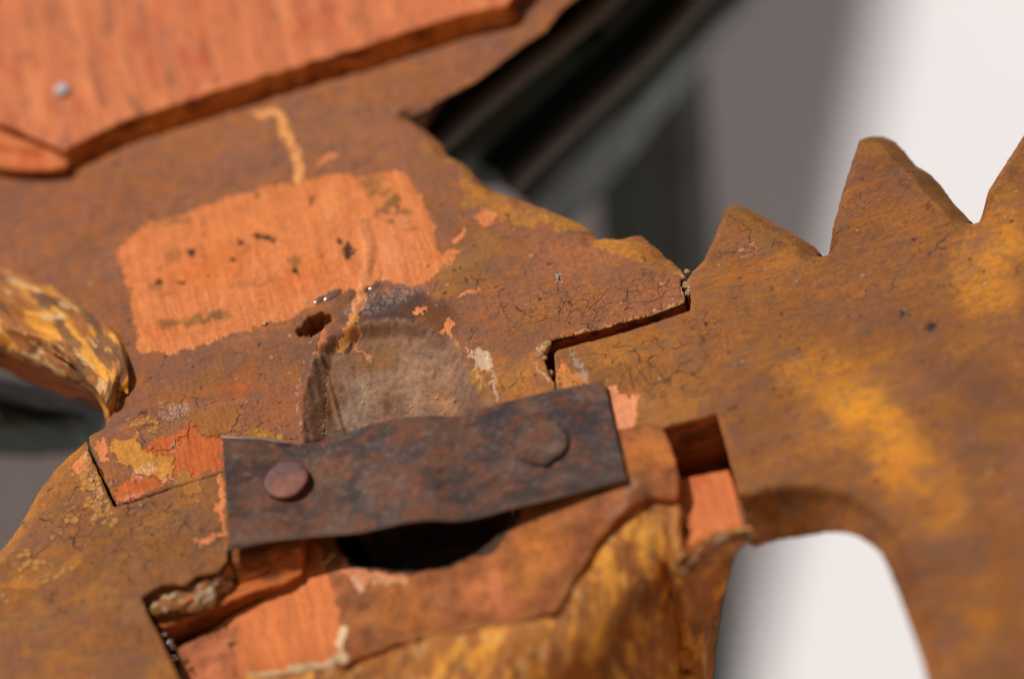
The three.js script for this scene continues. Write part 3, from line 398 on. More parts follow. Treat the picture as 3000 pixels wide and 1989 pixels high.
// A carved skin through several curves, with thickness.
function loft(curves, nu, nv, mm, bumpF, thick) {
  const rows = curves.map((c) => along(c, nu)), grid = [];
  for (let i = 0; i < nu; i++) grid.push(along(rows.map((r) => r[i]), nv));
  const geoOf = (g) => { const p = []; for (const c of g) for (const v of c) p.push(v.x, v.y, v.z); const id = []; for (let i = 0; i + 1 < nu; i++) for (let j = 0; j + 1 < nv; j++) { const k = i * nv + j; id.push(k, k + 1, k + nv + 1, k, k + nv + 1, k + nv); } const q = new THREE.BufferGeometry(); q.setAttribute('position', new THREE.Float32BufferAttribute(p, 3)); q.setIndex(id); q.computeVertexNormals(); return q; };
  const uv = []; const len = (l) => { let s = [0]; for (let i = 1; i < l.length; i++) s.push(s[i - 1] + l[i].distanceTo(l[i - 1])); return s; };
  const lu = len(grid.map((c) => c[Math.floor(nv / 2)]));
  for (let i = 0; i < nu; i++) { const lv = len(grid[i]); for (let j = 0; j < nv; j++) uv.push(lu[i] * 1000 / mm, lv[j] * 1000 / mm); }
  let g0 = geoOf(grid);
  const nn = g0.attributes.normal;
  if (bumpF) { for (let i = 0; i < nu; i++) for (let j = 0; j < nv; j++) { const k = i * nv + j, d = bumpF(uv[k * 2] * mm, uv[k * 2 + 1] * mm, i / (nu - 1), j / (nv - 1)) / 1000; grid[i][j].x += nn.getX(k) * d; grid[i][j].y += nn.getY(k) * d; grid[i][j].z += nn.getZ(k) * d; } g0 = geoOf(grid); }
  const n = g0.attributes.normal, pos = Array.from(g0.attributes.position.array), id = Array.from(g0.index.array), N = nu * nv, T = thick / 1000;
  const nor = Array.from(n.array), uvs = uv.slice();
  for (let k = 0; k < N; k++) { pos.push(pos[k * 3] - n.getX(k) * T, pos[k * 3 + 1] - n.getY(k) * T, pos[k * 3 + 2] - n.getZ(k) * T); nor.push(-n.getX(k), -n.getY(k), -n.getZ(k)); uvs.push(uv[k * 2], uv[k * 2 + 1]); }
  for (let q = 0, L = id.length; q < L; q += 3) id.push(N + id[q], N + id[q + 2], N + id[q + 1]);
  const ring = []; for (let i = 0; i < nu; i++) ring.push(i * nv); for (let j = 1; j < nv; j++) ring.push((nu - 1) * nv + j); for (let i = nu - 2; i >= 0; i--) ring.push(i * nv + nv - 1); for (let j = nv - 2; j > 0; j--) ring.push(j);
  const c0 = pos.length / 3, R = ring.length, v3 = (k) => new THREE.Vector3(pos[k * 3], pos[k * 3 + 1], pos[k * 3 + 2]);
  ring.forEach((k, s) => { // rim with its own normals: outwards from the skin
    const e = v3(ring[(s + 1) % R]).sub(v3(ring[(s + R - 1) % R])), m = e.cross(new THREE.Vector3(n.getX(k), n.getY(k), n.getZ(k))).normalize();
    for (const w of [k, N + k]) { pos.push(pos[w * 3], pos[w * 3 + 1], pos[w * 3 + 2]); nor.push(m.x, m.y, m.z); uvs.push(uv[k * 2] + (w === k ? 0 : T * 1000 / mm), uv[k * 2 + 1]); }
  });
  for (let s = 0; s < R; s++) { const p = c0 + s * 2, q = c0 + ((s + 1) % R) * 2; id.push(p, p + 1, q + 1, p, q + 1, q); }
  const geo = new THREE.BufferGeometry(); geo.setAttribute('position', new THREE.Float32BufferAttribute(pos, 3)); geo.setAttribute('normal', new THREE.Float32BufferAttribute(nor, 3)); geo.setAttribute('uv', new THREE.Float32BufferAttribute(uvs, 2)); geo.setIndex(id);
  return geo;
}
const V = (p) => { const q = P(p[0], p[1], p[2] ?? 0); return new THREE.Vector3(q[0] / 1000, q[1] / 1000, q[2] / 1000); };

// ---------------------------------------------------------------- the setting: stone ground, table and wall added for the light
{
  const g = put('ground', new THREE.BoxGeometry(8, 0.1, 8), whiteMat, scene); g.position.y = -0.05; g.userData.kind = 'structure';
  const uv = g.geometry.attributes.uv; for (let i = 0; i < uv.count; i++) uv.setXY(i, uv.getX(i) * 9, uv.getY(i) * 9);
  // an added, unseen wooden table behind to the left, a little lower than the ornament, shades that side of the floor
  const top = 0.88, up = (x, y) => { const d = G(x, y, 1).sub(camera.position), f = camera.position.clone().addScaledVector(d, -camera.position.y / d.y); return f.addScaledVector(sunDir, top / sunDir.y); };
  const A = up(2070, 0), C = up(1765, 1568), e = C.clone().sub(A).normalize(), r = new THREE.Vector3(-e.z, 0, e.x); if (r.x > 0) r.negate();
  const table = new THREE.Group(); table.name = 'added_shade_table'; scene.add(table);
  table.position.copy(A).add(C).multiplyScalar(0.5).addScaledVector(r, 0.5).setY(0); table.quaternion.setFromRotationMatrix(new THREE.Matrix4().makeBasis(e, new THREE.Vector3(0, 1, 0), new THREE.Vector3().crossVectors(e, new THREE.Vector3(0, 1, 0))));
  table.userData = { label: 'added wooden table, unseen, put outside the frame to shade the pale floor', category: 'table' };
  put('added_table_top', new RoundedBoxGeometry(2.0, 0.04, 1.0, 3, 0.006), edgeMat, table).position.y = top - 0.02;
  for (const x of [-0.9, 0.9]) for (const z of [-0.42, 0.42]) put('added_table_leg', new RoundedBoxGeometry(0.07, top - 0.04, 0.07, 2, 0.005), edgeMat, table).position.set(x, (top - 0.04) / 2, z);
  // added terracotta wall, unseen behind the camera: its warm light fills the faces turned to it
  const clay = tile('terracotta_plaster', 512, 512, 2000, (x, y) => { const n = fbm(x / 300, y / 300, 4), f = fbm(x / 25, y / 25, 4); return [mul([0.50, 0.31, 0.12], 1 + 0.2 * n + 0.2 * f), 128 + f * 60, 0.9]; }, 3);
  const wall = put('added_bounce_wall', new THREE.BoxGeometry(8, 3, 0.2), clay, scene); wall.position.set(0, 1.5, 1.75); wall.userData = { kind: 'structure' };
}

// ---------------------------------------------------------------- the ornament: three jointed pieces of wood
const holeP = PL(HOLE), holeTop = PL(HOLE.slice(0, 9)), holeLow = PL(HOLE.slice(10, 22)), nailHole = P(722, 752);
const holeTopB = (a) => { for (let i = 0; i + 1 < holeTop.length; i++) if (a >= holeTop[i][0] && a <= holeTop[i + 1][0]) return mix(holeTop[i][1], holeTop[i + 1][1], (a - holeTop[i][0]) / (holeTop[i + 1][0] - holeTop[i][0])); return a < holeTop[0][0] ? holeTop[0][1] - 2 : holeTop[holeTop.length - 1][1]; };
function bore(a, b) {                               // depth of the worn socket
  const d = sdf(holeP, a, b); if (d < -2) return 0;
  const dd = d + 0.5 * fbm(a / 4, b / 4, 3); if (dd <= 0) return 0;
  const run = Math.max(0, holeTopB(a) - b), f = run < 24 ? 0.33 * run + 1.9 * smooth(0, 3.5, run) : 9.8 + (run - 24) * 7;
  const low = distTo(holeLow, a, b), left = 1 - smooth(-42, -35, a + 0.18 * b);
  return Math.min(Math.max(f, 0.4 * dd), mix(1.1, 9, smooth(22, 34, run)) * dd + (low < 6 ? 20 * dd : 0), 55) - smooth(0, 3, run) * (0.5 * fbm(a / 6, b / 9, 3) + 0.35 * fbm(a / 1.6, b / 3, 3) + left * 0.45 * fbm(a / 1.3, b / 16, 3));
}
const thinEdge = PL([[1500, -100], [1335, -8], [1296, 22], [1262, 68], [1192, 116], [1094, 190], [1000, 241], [940, 270]]), bevelC = PL(C_TOP.slice(1)), glue1 = PL([[588, 264], [620, 262], [648, 270], [662, 304], [678, 345], [690, 385], [696, 418]]), glue2 = PL([[838, 510], [850, 560], [852, 600], [840, 655], [826, 700], [812, 745], [800, 770], [790, 785]]);
slab('center_panel', PL(C_OUT), {
  bottom: () => -20.5, side: breakMat, under: (a, b) => (distTo(thinEdge, a, b) < 8 ? 24 : 0), rag: 0.16, h: (a, b, d) => {
    let z = 0.35 * fbm(a / 30, b / 30, 3) + 0.10 * fbm(a / 5, b / 5, 3);
    const t = distTo(bevelC, a, b), w = 5.4 + 1.2 * vn(a / 8, b / 8) - 3 * smooth(22, 40, b); if (t < w) z -= 0.62 * (w - t);
    z -= bore(a, b);
    const g = Math.min(distTo(glue1, a, b), distTo(glue2, a, b)); if (g < 1.6) z += 0.7 * (1 - (g / 1.6) ** 2) * (0.7 + 0.5 * vn(a / 2, b / 2));
    const nh = Math.hypot((a - nailHole[0]) / 3.4, (b - nailHole[1]) / 2.7) + 0.4 * vn(a / 1.3, b / 1.3); if (nh < 1.15) z -= 11 * (1 - smooth(0.7, 1.15, nh));
    return z;
  },
});
const arch = PL(ARCH), archIn = arch.slice(1), archFirst = arch.slice(0, 2), right1 = PL(T_right1), right2 = PL(T_right2), left1 = PL(T_left1), left2 = PL(T_left2), left3 = PL(T_left3), archTurn = P(2037, 1278)[0];
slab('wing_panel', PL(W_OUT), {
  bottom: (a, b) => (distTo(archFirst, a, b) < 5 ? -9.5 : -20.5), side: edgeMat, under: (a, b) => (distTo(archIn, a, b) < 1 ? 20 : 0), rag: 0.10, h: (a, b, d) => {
    let z = 0.5 * fbm(a / 38 + 8, b / 38, 3) + 0.08 * fbm(a / 5, b / 5, 3) - 0.5;
    const r1 = Math.min(distTo(right1, a, b) - 0.2, distTo(right2, a, b) - 1.6) + 0.5 * vn(a / 7, b / 7), w = 4.6; if (r1 < w) z -= 1.05 * (w - r1);
    const l1 = Math.min(distTo(left1, a, b), distTo(left2, a, b), distTo(left3, a, b)); if (l1 < 1.6) z -= 0.9 * (1.6 - l1);
    const turn = smooth(archTurn - 16, archTurn + 6, a), R = mix(8, 6, turn), dr = mix(1.3, 0.85, turn), t = distTo(arch, a, b) + 0.5 * vn(a / 6, b / 6); if (t < R) { const x = R - t; z -= dr * x * smooth(0, 3, x); }
    return z;
  },
});
const leftEdge = PL([[-100, 1340], [0, 1236], [22, 1208], [50, 1160], [80, 1108], [110, 1068], [140, 1036], [166, 1014]]);
slab('left_panel', PL(L_OUT), { bottom: -20.5, side: varnishMat, rag: 0.14, h: (a, b, d) => { let z = 0.25 + 0.4 * fbm(a / 30 + 4, b / 30, 3) + 0.1 * fbm(a / 5, b / 5, 3); const e = distTo(leftEdge, a, b); if (e < 6) z -= 0.7 * (6 - e); return z; } });
// lower piece with the other half of the socket; its face drops away to the left
const hB = (x) => mix(-9.5, -0.8, clamp((x - 430) / 1000));
const BP = (l) => l.map(([x, y, k]) => P(x, y, hB(x) + (k ?? 0)));
const aL = P(430, 1450)[0], aR = P(1430, 1100)[0];
const B_OUT = BP([[715, 1120], [1000, 1060], [1290, 1010], [1430, 992], [1478, 984], [1512, 986], [1530, 990], [1546, 1018], [1560, 1062], [1570, 1112], [1562, 1150], [1500, 1140], [1430, 1184], [1375, 1248], [1330, 1322], [1285, 1400], [1180, 1430], [1040, 1457], [900, 1484], [806, 1520], [796, 1532], [700, 1542], [560, 1562], [430, 1680], [440, 1640], [415, 1568], [402, 1502], [440, 1474], [480, 1458], [545, 1414], [600, 1387], [655, 1352], [692, 1326], [712, 1290], [706, 1240]]);
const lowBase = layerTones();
function layerTones() {                            // paint and bare wood of the lower face, laid out like the other pieces
  const T = 1024, S = 1.3, o = P(430, 1600), w = 150, c = document.createElement('canvas'); c.width = c.height = T; const g = c.getContext('2d');
  const u = (x, y) => { const q = P(x, y, hB(x)); return [(q[0] - o[0] + 6) / w * T, (q[1] - o[1] + 6) / w * T]; };
  const poly = (pts, col, al = 1) => { g.beginPath(); pts.forEach((p, i) => { const [x, y] = u(...p); i ? g.lineTo(x, y) : g.moveTo(x, y); }); g.closePath(); g.fillStyle = css(col, al); g.fill(); };
  const spot = (x, y, r, col, al) => { const [cx, cy] = u(x, y), R = r * 0.1015 / w * T; const gr = g.createRadialGradient(cx, cy, 0, cx, cy, R); gr.addColorStop(0, css(col, al)); gr.addColorStop(1, css(col, 0)); g.fillStyle = gr; g.beginPath(); g.arc(cx, cy, R, 0, 7); g.fill(); };
  g.fillStyle = css([152, 88, 48]); g.fillRect(0, 0, T, T);
  for (const [x, y, r, col, al] of [[900, 1400, 110, [176, 104, 46], 0.8], [820, 1380, 60, [128, 80, 52], 0.8], [1010, 1400, 70, [140, 84, 54], 0.8], [1140, 1340, 90, [188, 108, 60], 0.7], [1250, 1250, 90, [190, 112, 44], 0.9], [1300, 1200, 60, [150, 90, 50], 0.8], [1400, 1140, 70, [150, 92, 56], 0.8], [1220, 1330, 60, [184, 116, 44], 0.6], [1160, 1430, 90, [170, 98, 60], 0.8], [1500, 1050, 80, [196, 118, 44], 0.9], [1480, 1130, 50, [130, 84, 50], 0.8], [960, 1440, 90, [170, 100, 44], 0.8], [880, 1460, 60, [140, 90, 52], 0.7], [780, 1310, 40, [170, 104, 72], 0.9]]) spot(x, y, r, col, al);
  poly([[706, 1240], [712, 1290], [380, 1470], [380, 1700], [560, 1562], [790, 1528], [792, 1480], [780, 1420], [762, 1350], [742, 1300], [738, 1262]], [212, 120, 66]);
  poly([[380, 1500], [480, 1450], [540, 1440], [550, 1568], [420, 1700]], [176, 102, 66], 0.85);
  poly([[795, 1275], [850, 1318], [930, 1328], [926, 1344], [860, 1336], [820, 1366], [800, 1330]], [214, 136, 96], 0.9);
  const line = (pts, wd, col, al) => { g.beginPath(); pts.forEach((p, i) => { const [x, y] = u(...p); i ? g.lineTo(x, y) : g.moveTo(x, y); }); g.lineWidth = wd / w * T; g.lineJoin = 'round'; g.strokeStyle = css(col, al); g.stroke(); };
  line([[740, 1300], [755, 1290], [770, 1284]], 1.6, [216, 170, 130], 0.8); line([[805, 1330], [815, 1350], [830, 1372]], 1.8, [216, 170, 140], 0.8); line([[860, 1345], [930, 1342]], 1.2, [206, 160, 110], 0.7);
  line([[792, 1440], [796, 1480], [800, 1515], [760, 1530], [700, 1540], [600, 1552], [560, 1562]], 1.8, [222, 190, 150], 0.95);
  line([[806, 1520], [900, 1483], [1040, 1456], [1180, 1429], [1285, 1398], [1330, 1322], [1375, 1248]], 1.6, [190, 132, 84], 0.55); line([[1145, 1310], [1150, 1360], [1140, 1400]], 3, [206, 120, 76], 0.5); line([[528, 1480], [536, 1492], [548, 1478]], 1, [70, 48, 40], 0.9);
  line([[1400, 1190], [1440, 1150], [1475, 1115]], 2, [176, 128, 110], 0.5);
  poly(HOLE.slice(8).concat(HOLE.slice(0, 1)), [64, 44, 32]);  // dark fill inside the socket stands in for its deep shade
  const d = g.getImageData(0, 0, T, T).data, col = new Uint8Array(T * T * 4), bm = new Uint8Array(T * T * 4);
  for (let j = 0; j < T; j++) for (let i = 0; i < T; i++) {
    const a = i / T * w, b = j / T * w, n1 = fbm(a / 5, b / 5, 4), n2 = fbm(a / 5 + 30, b / 5, 4), f = vn(a / 0.5, b / 0.5), gr = fbm(a / 0.8 + n1, b / 12, 3), mo = fbm(a / 3, b / 3 + 60, 4);
    const x = clamp(Math.round(i + n1 * 16 + mo * 8 + f * 1.6), 0, T - 1), y = clamp(Math.round(j + n2 * 16 + mo * 6 + f), 0, T - 1), q = (y * T + x) * 4, k = (j * T + i) * 4, bare = d[q] > 185 && d[q + 1] < 135 && d[q + 2] > 60;
    const v = bare ? 1 + 0.34 * gr + 0.16 * mo + 0.12 * f : 1 + 0.55 * mo + 0.2 * f + 0.15 * gr + 0.3 * n2;
    for (let c2 = 0; c2 < 3; c2++) { col[k + c2] = toS(LIN[d[q + c2]] * v * ALB); bm[k + c2] = clamp((bare ? 110 : 140) + gr * 30 + (bare ? 0 : mo * 40), 0, 255); }
    col[k + 3] = bm[k + 3] = 255;
  }
  const m = new THREE.MeshPhysicalMaterial({ name: 'lower_face_paint', map: dataTex(col, T, T, true), bumpMap: dataTex(bm, T, T), bumpScale: 0.0006, roughness: 0.8, specularIntensity: 0.3 });
  m.map.offset.set(-(o[0] - 6) / w, -(o[1] - 6) / w); m.bumpMap.offset.copy(m.map.offset); m.userData.mm = w; return m;
}
const brow = B_OUT.slice(10, 23);
slab('lower_panel', B_OUT, {
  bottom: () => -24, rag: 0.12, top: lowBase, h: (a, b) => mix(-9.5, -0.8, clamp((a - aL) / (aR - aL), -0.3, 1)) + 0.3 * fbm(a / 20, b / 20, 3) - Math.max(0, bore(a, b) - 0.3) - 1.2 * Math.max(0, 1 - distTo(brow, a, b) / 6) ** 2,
});
// the cut block beside the wing joint
slab('tenon_block', PL([[1545, 1112], [1584, 1104], [1682, 1084], [1692, 1110], [1708, 1170], [1722, 1226], [1722, 1240], [1690, 1240], [1650, 1253], [1612, 1290], [1584, 1314], [1566, 1318], [1548, 1200]], -6), { bottom: -8, rag: 0.08, top: freshMat, side: edgeMat, h: (a, b) => -6 + 0.15 * fbm(a / 6, b / 6, 3) });
// splintered ledges of the left joint
slab('splintered_ledge', PL([[322, 1378], [371, 1350], [428, 1350], [452, 1326], [506, 1318], [524, 1290], [534, 1255], [546, 1258], [532, 1335], [506, 1366], [480, 1390], [440, 1408], [400, 1414], [352, 1418]], -2.6), { bottom: -18, cell: 0.35, rag: 0.35, top: splitMat, side: splitMat, wallNoise: 0.5, h: (a, b, d) => -1.9 + 1.3 * fbm(a / 3, b / 3, 4) - 0.8 * (1 - smooth(0, 1.5, d)) });
slab('joint_ledge', PL([[352, 1440], [425, 1408], [505, 1362], [528, 1320], [534, 1255], [706, 1215], [706, 1290], [694, 1326], [654, 1350], [588, 1365], [498, 1404], [440, 1430], [380, 1450]], -5), {
  bottom: -18, cell: 0.35, rag: 0.18, top: edgeMat, side: edgeMat, h: (a, b, d) => { const q = faceLine(a, b); return -5 + 0.35 * fbm(a / 4, b / 4, 3) + Math.max(0, Math.min(4.0, (q - 0.2) * 1.25)); },
});
function faceLine(a, b) { const p = P(548, 1352, -5), q = P(694, 1318, -5); const dx = q[0] - p[0], dy = q[1] - p[1], l = Math.hypot(dx, dy), s = (dx * (b - p[1]) - dy * (a - p[0])) / l; const t = P(541, 1300, -5); return a < t[0] ? -1 : s; }
// added hidden backing that keeps light and ground out of the gaps
slab('added_backing', PL([[-300, -350], [900, -350], [800, 100], [760, 320], [1080, 470], [1350, 600], [1560, 690], [1690, 680], [1900, 640], [2300, 580], [2700, 500], [2700, 900], [2200, 980], [1900, 1010], [1694, 1112], [1540, 1270], [1100, 1500], [430, 1600], [40, 1420], [120, 1180], [260, 1060], [280, 860], [-300, 620]], -22), { bottom: () => -30, cell: 2, top: edgeMat, side: edgeMat, h: (a, b) => (sdf(holeP, a, b) > -4 ? -64 : -19.5) });

// the carved flank below the face
{
  const r0 = [[430, 1660, -10], [560, 1560, -8.8], [700, 1540, -7.8], [800, 1526, -7], [900, 1482, -6], [1040, 1455, -5], [1180, 1428, -4], [1285, 1398, -3.2], [1330, 1320, -2.8], [1375, 1246, -2.4], [1430, 1182, -2], [1500, 1136, -1.8], [1562, 1150, -2], [1570, 1240, -3.4], [1578, 1322, -4.6], [1610, 1297, -5], [1650, 1257, -5.2], [1690, 1244, -5], [1734, 1243, -5]];
  for (const p of r0.slice(0, 13)) p[2] -= 1.1;
  const r1 = [[430, 1740, -14], [560, 1640, -13], [700, 1610, -11], [800, 1588, -10], [900, 1545, -9], [1040, 1520, -8], [1180, 1498, -6.5], [1292, 1465, -6], [1352, 1392, -5.5], [1408, 1318, -5.2], [1462, 1250, -5], [1512, 1208, -5], [1545, 1230, -5.6], [1562, 1295, -7.5], [1577, 1362, -10], [1606, 1340, -12], [1645, 1310, -12.5], [1672, 1294, -12.5], [1698, 1284, -12.5]];
  const r2 = [[430, 1860, -22], [560, 1760, -20], [700, 1740, -18], [800, 1720, -15], [900, 1690, -14], [1040, 1650, -13], [1180, 1610, -12.5], [1300, 1560, -11.5], [1380, 1510, -11.5], [1440, 1445, -12], [1490, 1390, -12.5], [1530, 1350, -13], [1552, 1372, -17], [1567, 1412, -22], [1582, 1446, -23], [1606, 1426, -24], [1634, 1402, -24], [1654, 1388, -24], [1674, 1378, -24]];
  const r3 = r2.map(([x, y, h], i) => [mix(x, 1640, i / 36), y + 170, h - 18]); r3[18] = [1653, 1530, -42]; r3[17] = [1640, 1545, -42];
  const r4 = r3.map(([x, y, h]) => [x - 8, y + 160, h - 17]);
  const skin = (f, n) => loft([r0, r1, r2, r3, r4].map((r) => f(r).map(V)), n, 110, 90, (x, y, u, v) => { const k = smooth(0, 0.06, v); return k * (1.3 * fbm(x / 9, y / 22, 3) + 0.3 * fbm(x / 2, y / 5, 3)) - 0.25 * (1 - k) * fbm(x / 1.2, 3, 3); }, 3);
  put('carved_flank', skin((r) => r.slice(0, 15), 220), flankMat, ornament); put('carved_flank', skin((r) => r.slice(14), 90), flankMat, ornament);
  // broken gesso rim along the flank's upper corner
  const rim = [[1572, 1330, -4.6], [1590, 1312, -4.6], [1612, 1290, -4.8], [1640, 1262, -4.8], [1660, 1246, -4.8], [1690, 1238, -4.6], [1715, 1232, -4.6], [1736, 1242, -5]].map(V);
  const curve = new THREE.CatmullRomCurve3(rim), tg = new THREE.TubeGeometry(curve, 70, 0.0011, 8), p = tg.attributes.position;
  for (let i = 0; i < p.count; i++) { const x = p.getX(i) * 1000, y = p.getY(i) * 1000; p.setXYZ(i, p.getX(i) + 0.0007 * vn(x / 0.8, y / 0.8), p.getY(i) + 0.0009 * vn(x / 1.1 + 40, y / 1.1), p.getZ(i) + 0.0010 * vn(x / 1.3, y / 0.9 + 20)); }
  tg.computeVertexNormals(); put('gesso_rim', tg, splitMat, ornament);
}
// ---------------------------------------------------------------- board nailed on above
{
  const front = PL([[146, 346], [230, 303], [300, 272], [430, 231], [560, 190], [700, 148], [860, 98], [1000, 54], [1080, 30], [1166, 14]], 5.2);
  const out = [...front, ...PL([[1182, -10], [1240, -80], [1400, -420], [-320, -420], [-320, 130], [-120, 226], [0, 284], [80, 318]], 5.2)];
  const board = slab('nailed_board', out, { bottom: 0.35, rag: 0.35, ragSize: 3, top: boardMat, side: boardEdge, round: 0.3, wallNoise: 0.35, under: (a, b) => (distTo(front, a, b) < 1.5 ? -3.3 : 0), h: (a, b) => 5.2 + 0.25 * fbm(a / 3, b / 20, 3) });
  const c = P(143, 210, 5.2), pts = [[0, 1.0], [1.2, 0.9], [1.8, 0.55], [2.05, 0.1], [2.05, -0.6]].map(([r, z]) => new THREE.Vector2(r / 1000, z / 1000)).reverse();
  const zinc = new THREE.MeshPhysicalMaterial({ name: 'zinc', color: new THREE.Color(0.36, 0.33, 0.34), metalness: 0.2, roughness: 0.7 });
  const n = put('nail_head', new THREE.LatheGeometry(pts, 24).rotateX(Math.PI / 2), zinc, board); n.position.set(c[0] / 1000, c[1] / 1000, 0.0056);
  // carved lip left of the board
  const groove = PL([[-200, 300], [-60, 330], [20, 342], [78, 352]], 5);
  slab('carved_lip', PL([[-320, 160], [-120, 236], [0, 291], [60, 314], [112, 333], [142, 350], [152, 366], [144, 376], [110, 381], [60, 382], [0, 377], [-120, 350], [-320, 290]], 5), { bottom: 0.3, top: freshMat, side: boardEdge, round: 0.8, cell: 0.5, h: (a, b, d) => { const g = distTo(groove, a, b); return 3.2 - 1.4 * (1 - smooth(0.4, 2.4, g)) + 0.2 * fbm(a / 4, b / 3, 3); } });
}
// ---------------------------------------------------------------- carved scroll at the left
{
  const rows = [
    [[-160, 520, -1], [0, 598, -1], [80, 636, -1], [150, 662, -1], [210, 703, -1], [262, 750, -1], [296, 800, -1], [303, 850, -1], [299, 905, -1]],
    [[-160, 560, 2.4], [0, 634, 2.4], [70, 672, 2.4], [140, 702, 2.4], [196, 744, 2.4], [246, 792, 2.2], [275, 838, 3.5], [284, 876, 2.4], [286, 912, 0]],
    [[-160, 620, 3], [0, 690, 3], [60, 724, 3], [122, 758, 3], [180, 800, 3], [226, 846, 2.8], [250, 886, 4.4], [262, 914, 2.4], [272, 936, -1]],
    [[-160, 690, 2.6], [0, 750, 2.6], [50, 774, 2.5], [110, 806, 2.4], [165, 842, 2.2], [210, 880, 3.4], [236, 914, 1.6], [249, 940, -0.5], [259, 962, -3]],
    [[-160, 755, -1], [0, 808, -2], [40, 820, -2], [100, 846, -3], [160, 880, -4], [202, 906, -5], [234, 936, -6], [244, 966, -7], [248, 992, -8]],
    [[-160, 745, -14], [0, 798, -15], [40, 810, -15], [100, 836, -16], [160, 868, -16], [200, 894, -16], [230, 922, -16], [240, 955, -16], [246, 985, -16]]];
  const geo = loft(rows.map((r) => r.map(V)), 160, 90, 70, (x, y, u, v) => 1.9 * (0.5 - Math.abs(Math.sin((v * 1.6 + 0.3 * u + 0.25 * vn(x / 14, v * 3)) * 6.28))) * smooth(0, 0.15, v) * (1 - smooth(0.72, 0.85, v)) + 0.9 * fbm(x / 8, y / 7, 3), 3);
  const scrollMat = tile('worn_scroll', 512, 512, 70, (x, y) => { const s = fbm(x / 9, y / 4, 6), n = fbm(x / 7 + 40, y / 4, 6); let c = mixc(lin([176, 112, 62]), lin([232, 160, 66]), smooth(-0.05, 0.3, s)); c = mixc(c, lin([112, 80, 62]), smooth(0.05, 0.3, n) * 0.85); c = mixc(c, lin([232, 194, 140]), smooth(0.22, 0.4, fbm(x / 4, y / 2 + 70, 4)) * 0.7); return [mul(c, 1 + 0.25 * s + 0.15 * vn(x / 0.6, y / 0.6)), 128 + s * 80, 0.88]; }, 0.8);
  put('carved_scroll', geo, scrollMat, ornament);
}
// ---------------------------------------------------------------- crumbs of gesso in the joint, drops of varnish by the socket
{
  const crumb = (x, y, h, r, seed) => { const g = new THREE.IcosahedronGeometry(r / 1000, 4), p = g.attributes.position; for (let i = 0; i < p.count; i++) { const a = p.getX(i) * 1000 + seed * 9, b = p.getY(i) * 1000, c = p.getZ(i) * 1000, k = 1 + 0.5 * fbm(a / r * 1.3 + c, b / r * 1.3 - c, 3); p.setXYZ(i, p.getX(i) * k, p.getY(i) * k, p.getZ(i) * k * 0.8); } g.computeVertexNormals(); const c = P(x, y, h), m = put('gesso_crumb', g, gessoMat, ornament); m.position.set(c[0] / 1000, c[1] / 1000, c[2] / 1000); };
  const gessoMat = tile('gesso', 256, 256, 12, (x, y) => { const n = fbm(x / 2, y / 2, 4), f = vn(x / 0.4, y / 0.4); return [mul(mixc(lin([206, 164, 116]), lin([146, 108, 74]), smooth(0, 0.3, n)), 1 + 0.15 * f), 128 + n * 60, 0.9]; }, 0.5);
  for (const [x, y, h, r] of [[1254, 806, -0.2, 1.5], [1262, 796, 0, 1.1], [1248, 818, -0.3, 1.0], [1576, 640, -0.6, 0.8], [1586, 660, -1, 1.0], [1592, 676, -0.8, 0.9], [1588, 628, -1.2, 0.7], [1271, 862, -2.2, 0.9], [1258, 826, -0.6, 0.7]]) crumb(x, y, h, r, x % 7);
  const lac = new THREE.MeshPhysicalMaterial({ name: 'varnish', color: new THREE.Color(0.12, 0.05, 0.03), roughness: 0.16 });
  for (const [x, y, rx, ry, rot] of [[768, 681, 2.6, 1.1, 0.25], [738, 692, 1.8, 0.8, 0.3], [864, 662, 1.6, 0.8, 0.2], [612, 748, 0.7, 0.5, 0], [392, 1484, 0.7, 0.7, 0], [400, 1496, 0.5, 0.5, 0], [380, 1466, 0.6, 0.5, 0], [404, 1520, 0.5, 0.5, 0]]) { const m = put('varnish_drop', new THREE.SphereGeometry(1, 20, 12), lac, ornament), c = P(x, y, x < 410 && y > 1400 ? -3 : 0); m.scale.set(rx / 1000, ry / 1000, 0.00022); m.rotation.z = rot; m.position.set(c[0] / 1000, c[1] / 1000, c[2] / 1000 + 0.0001); }
}
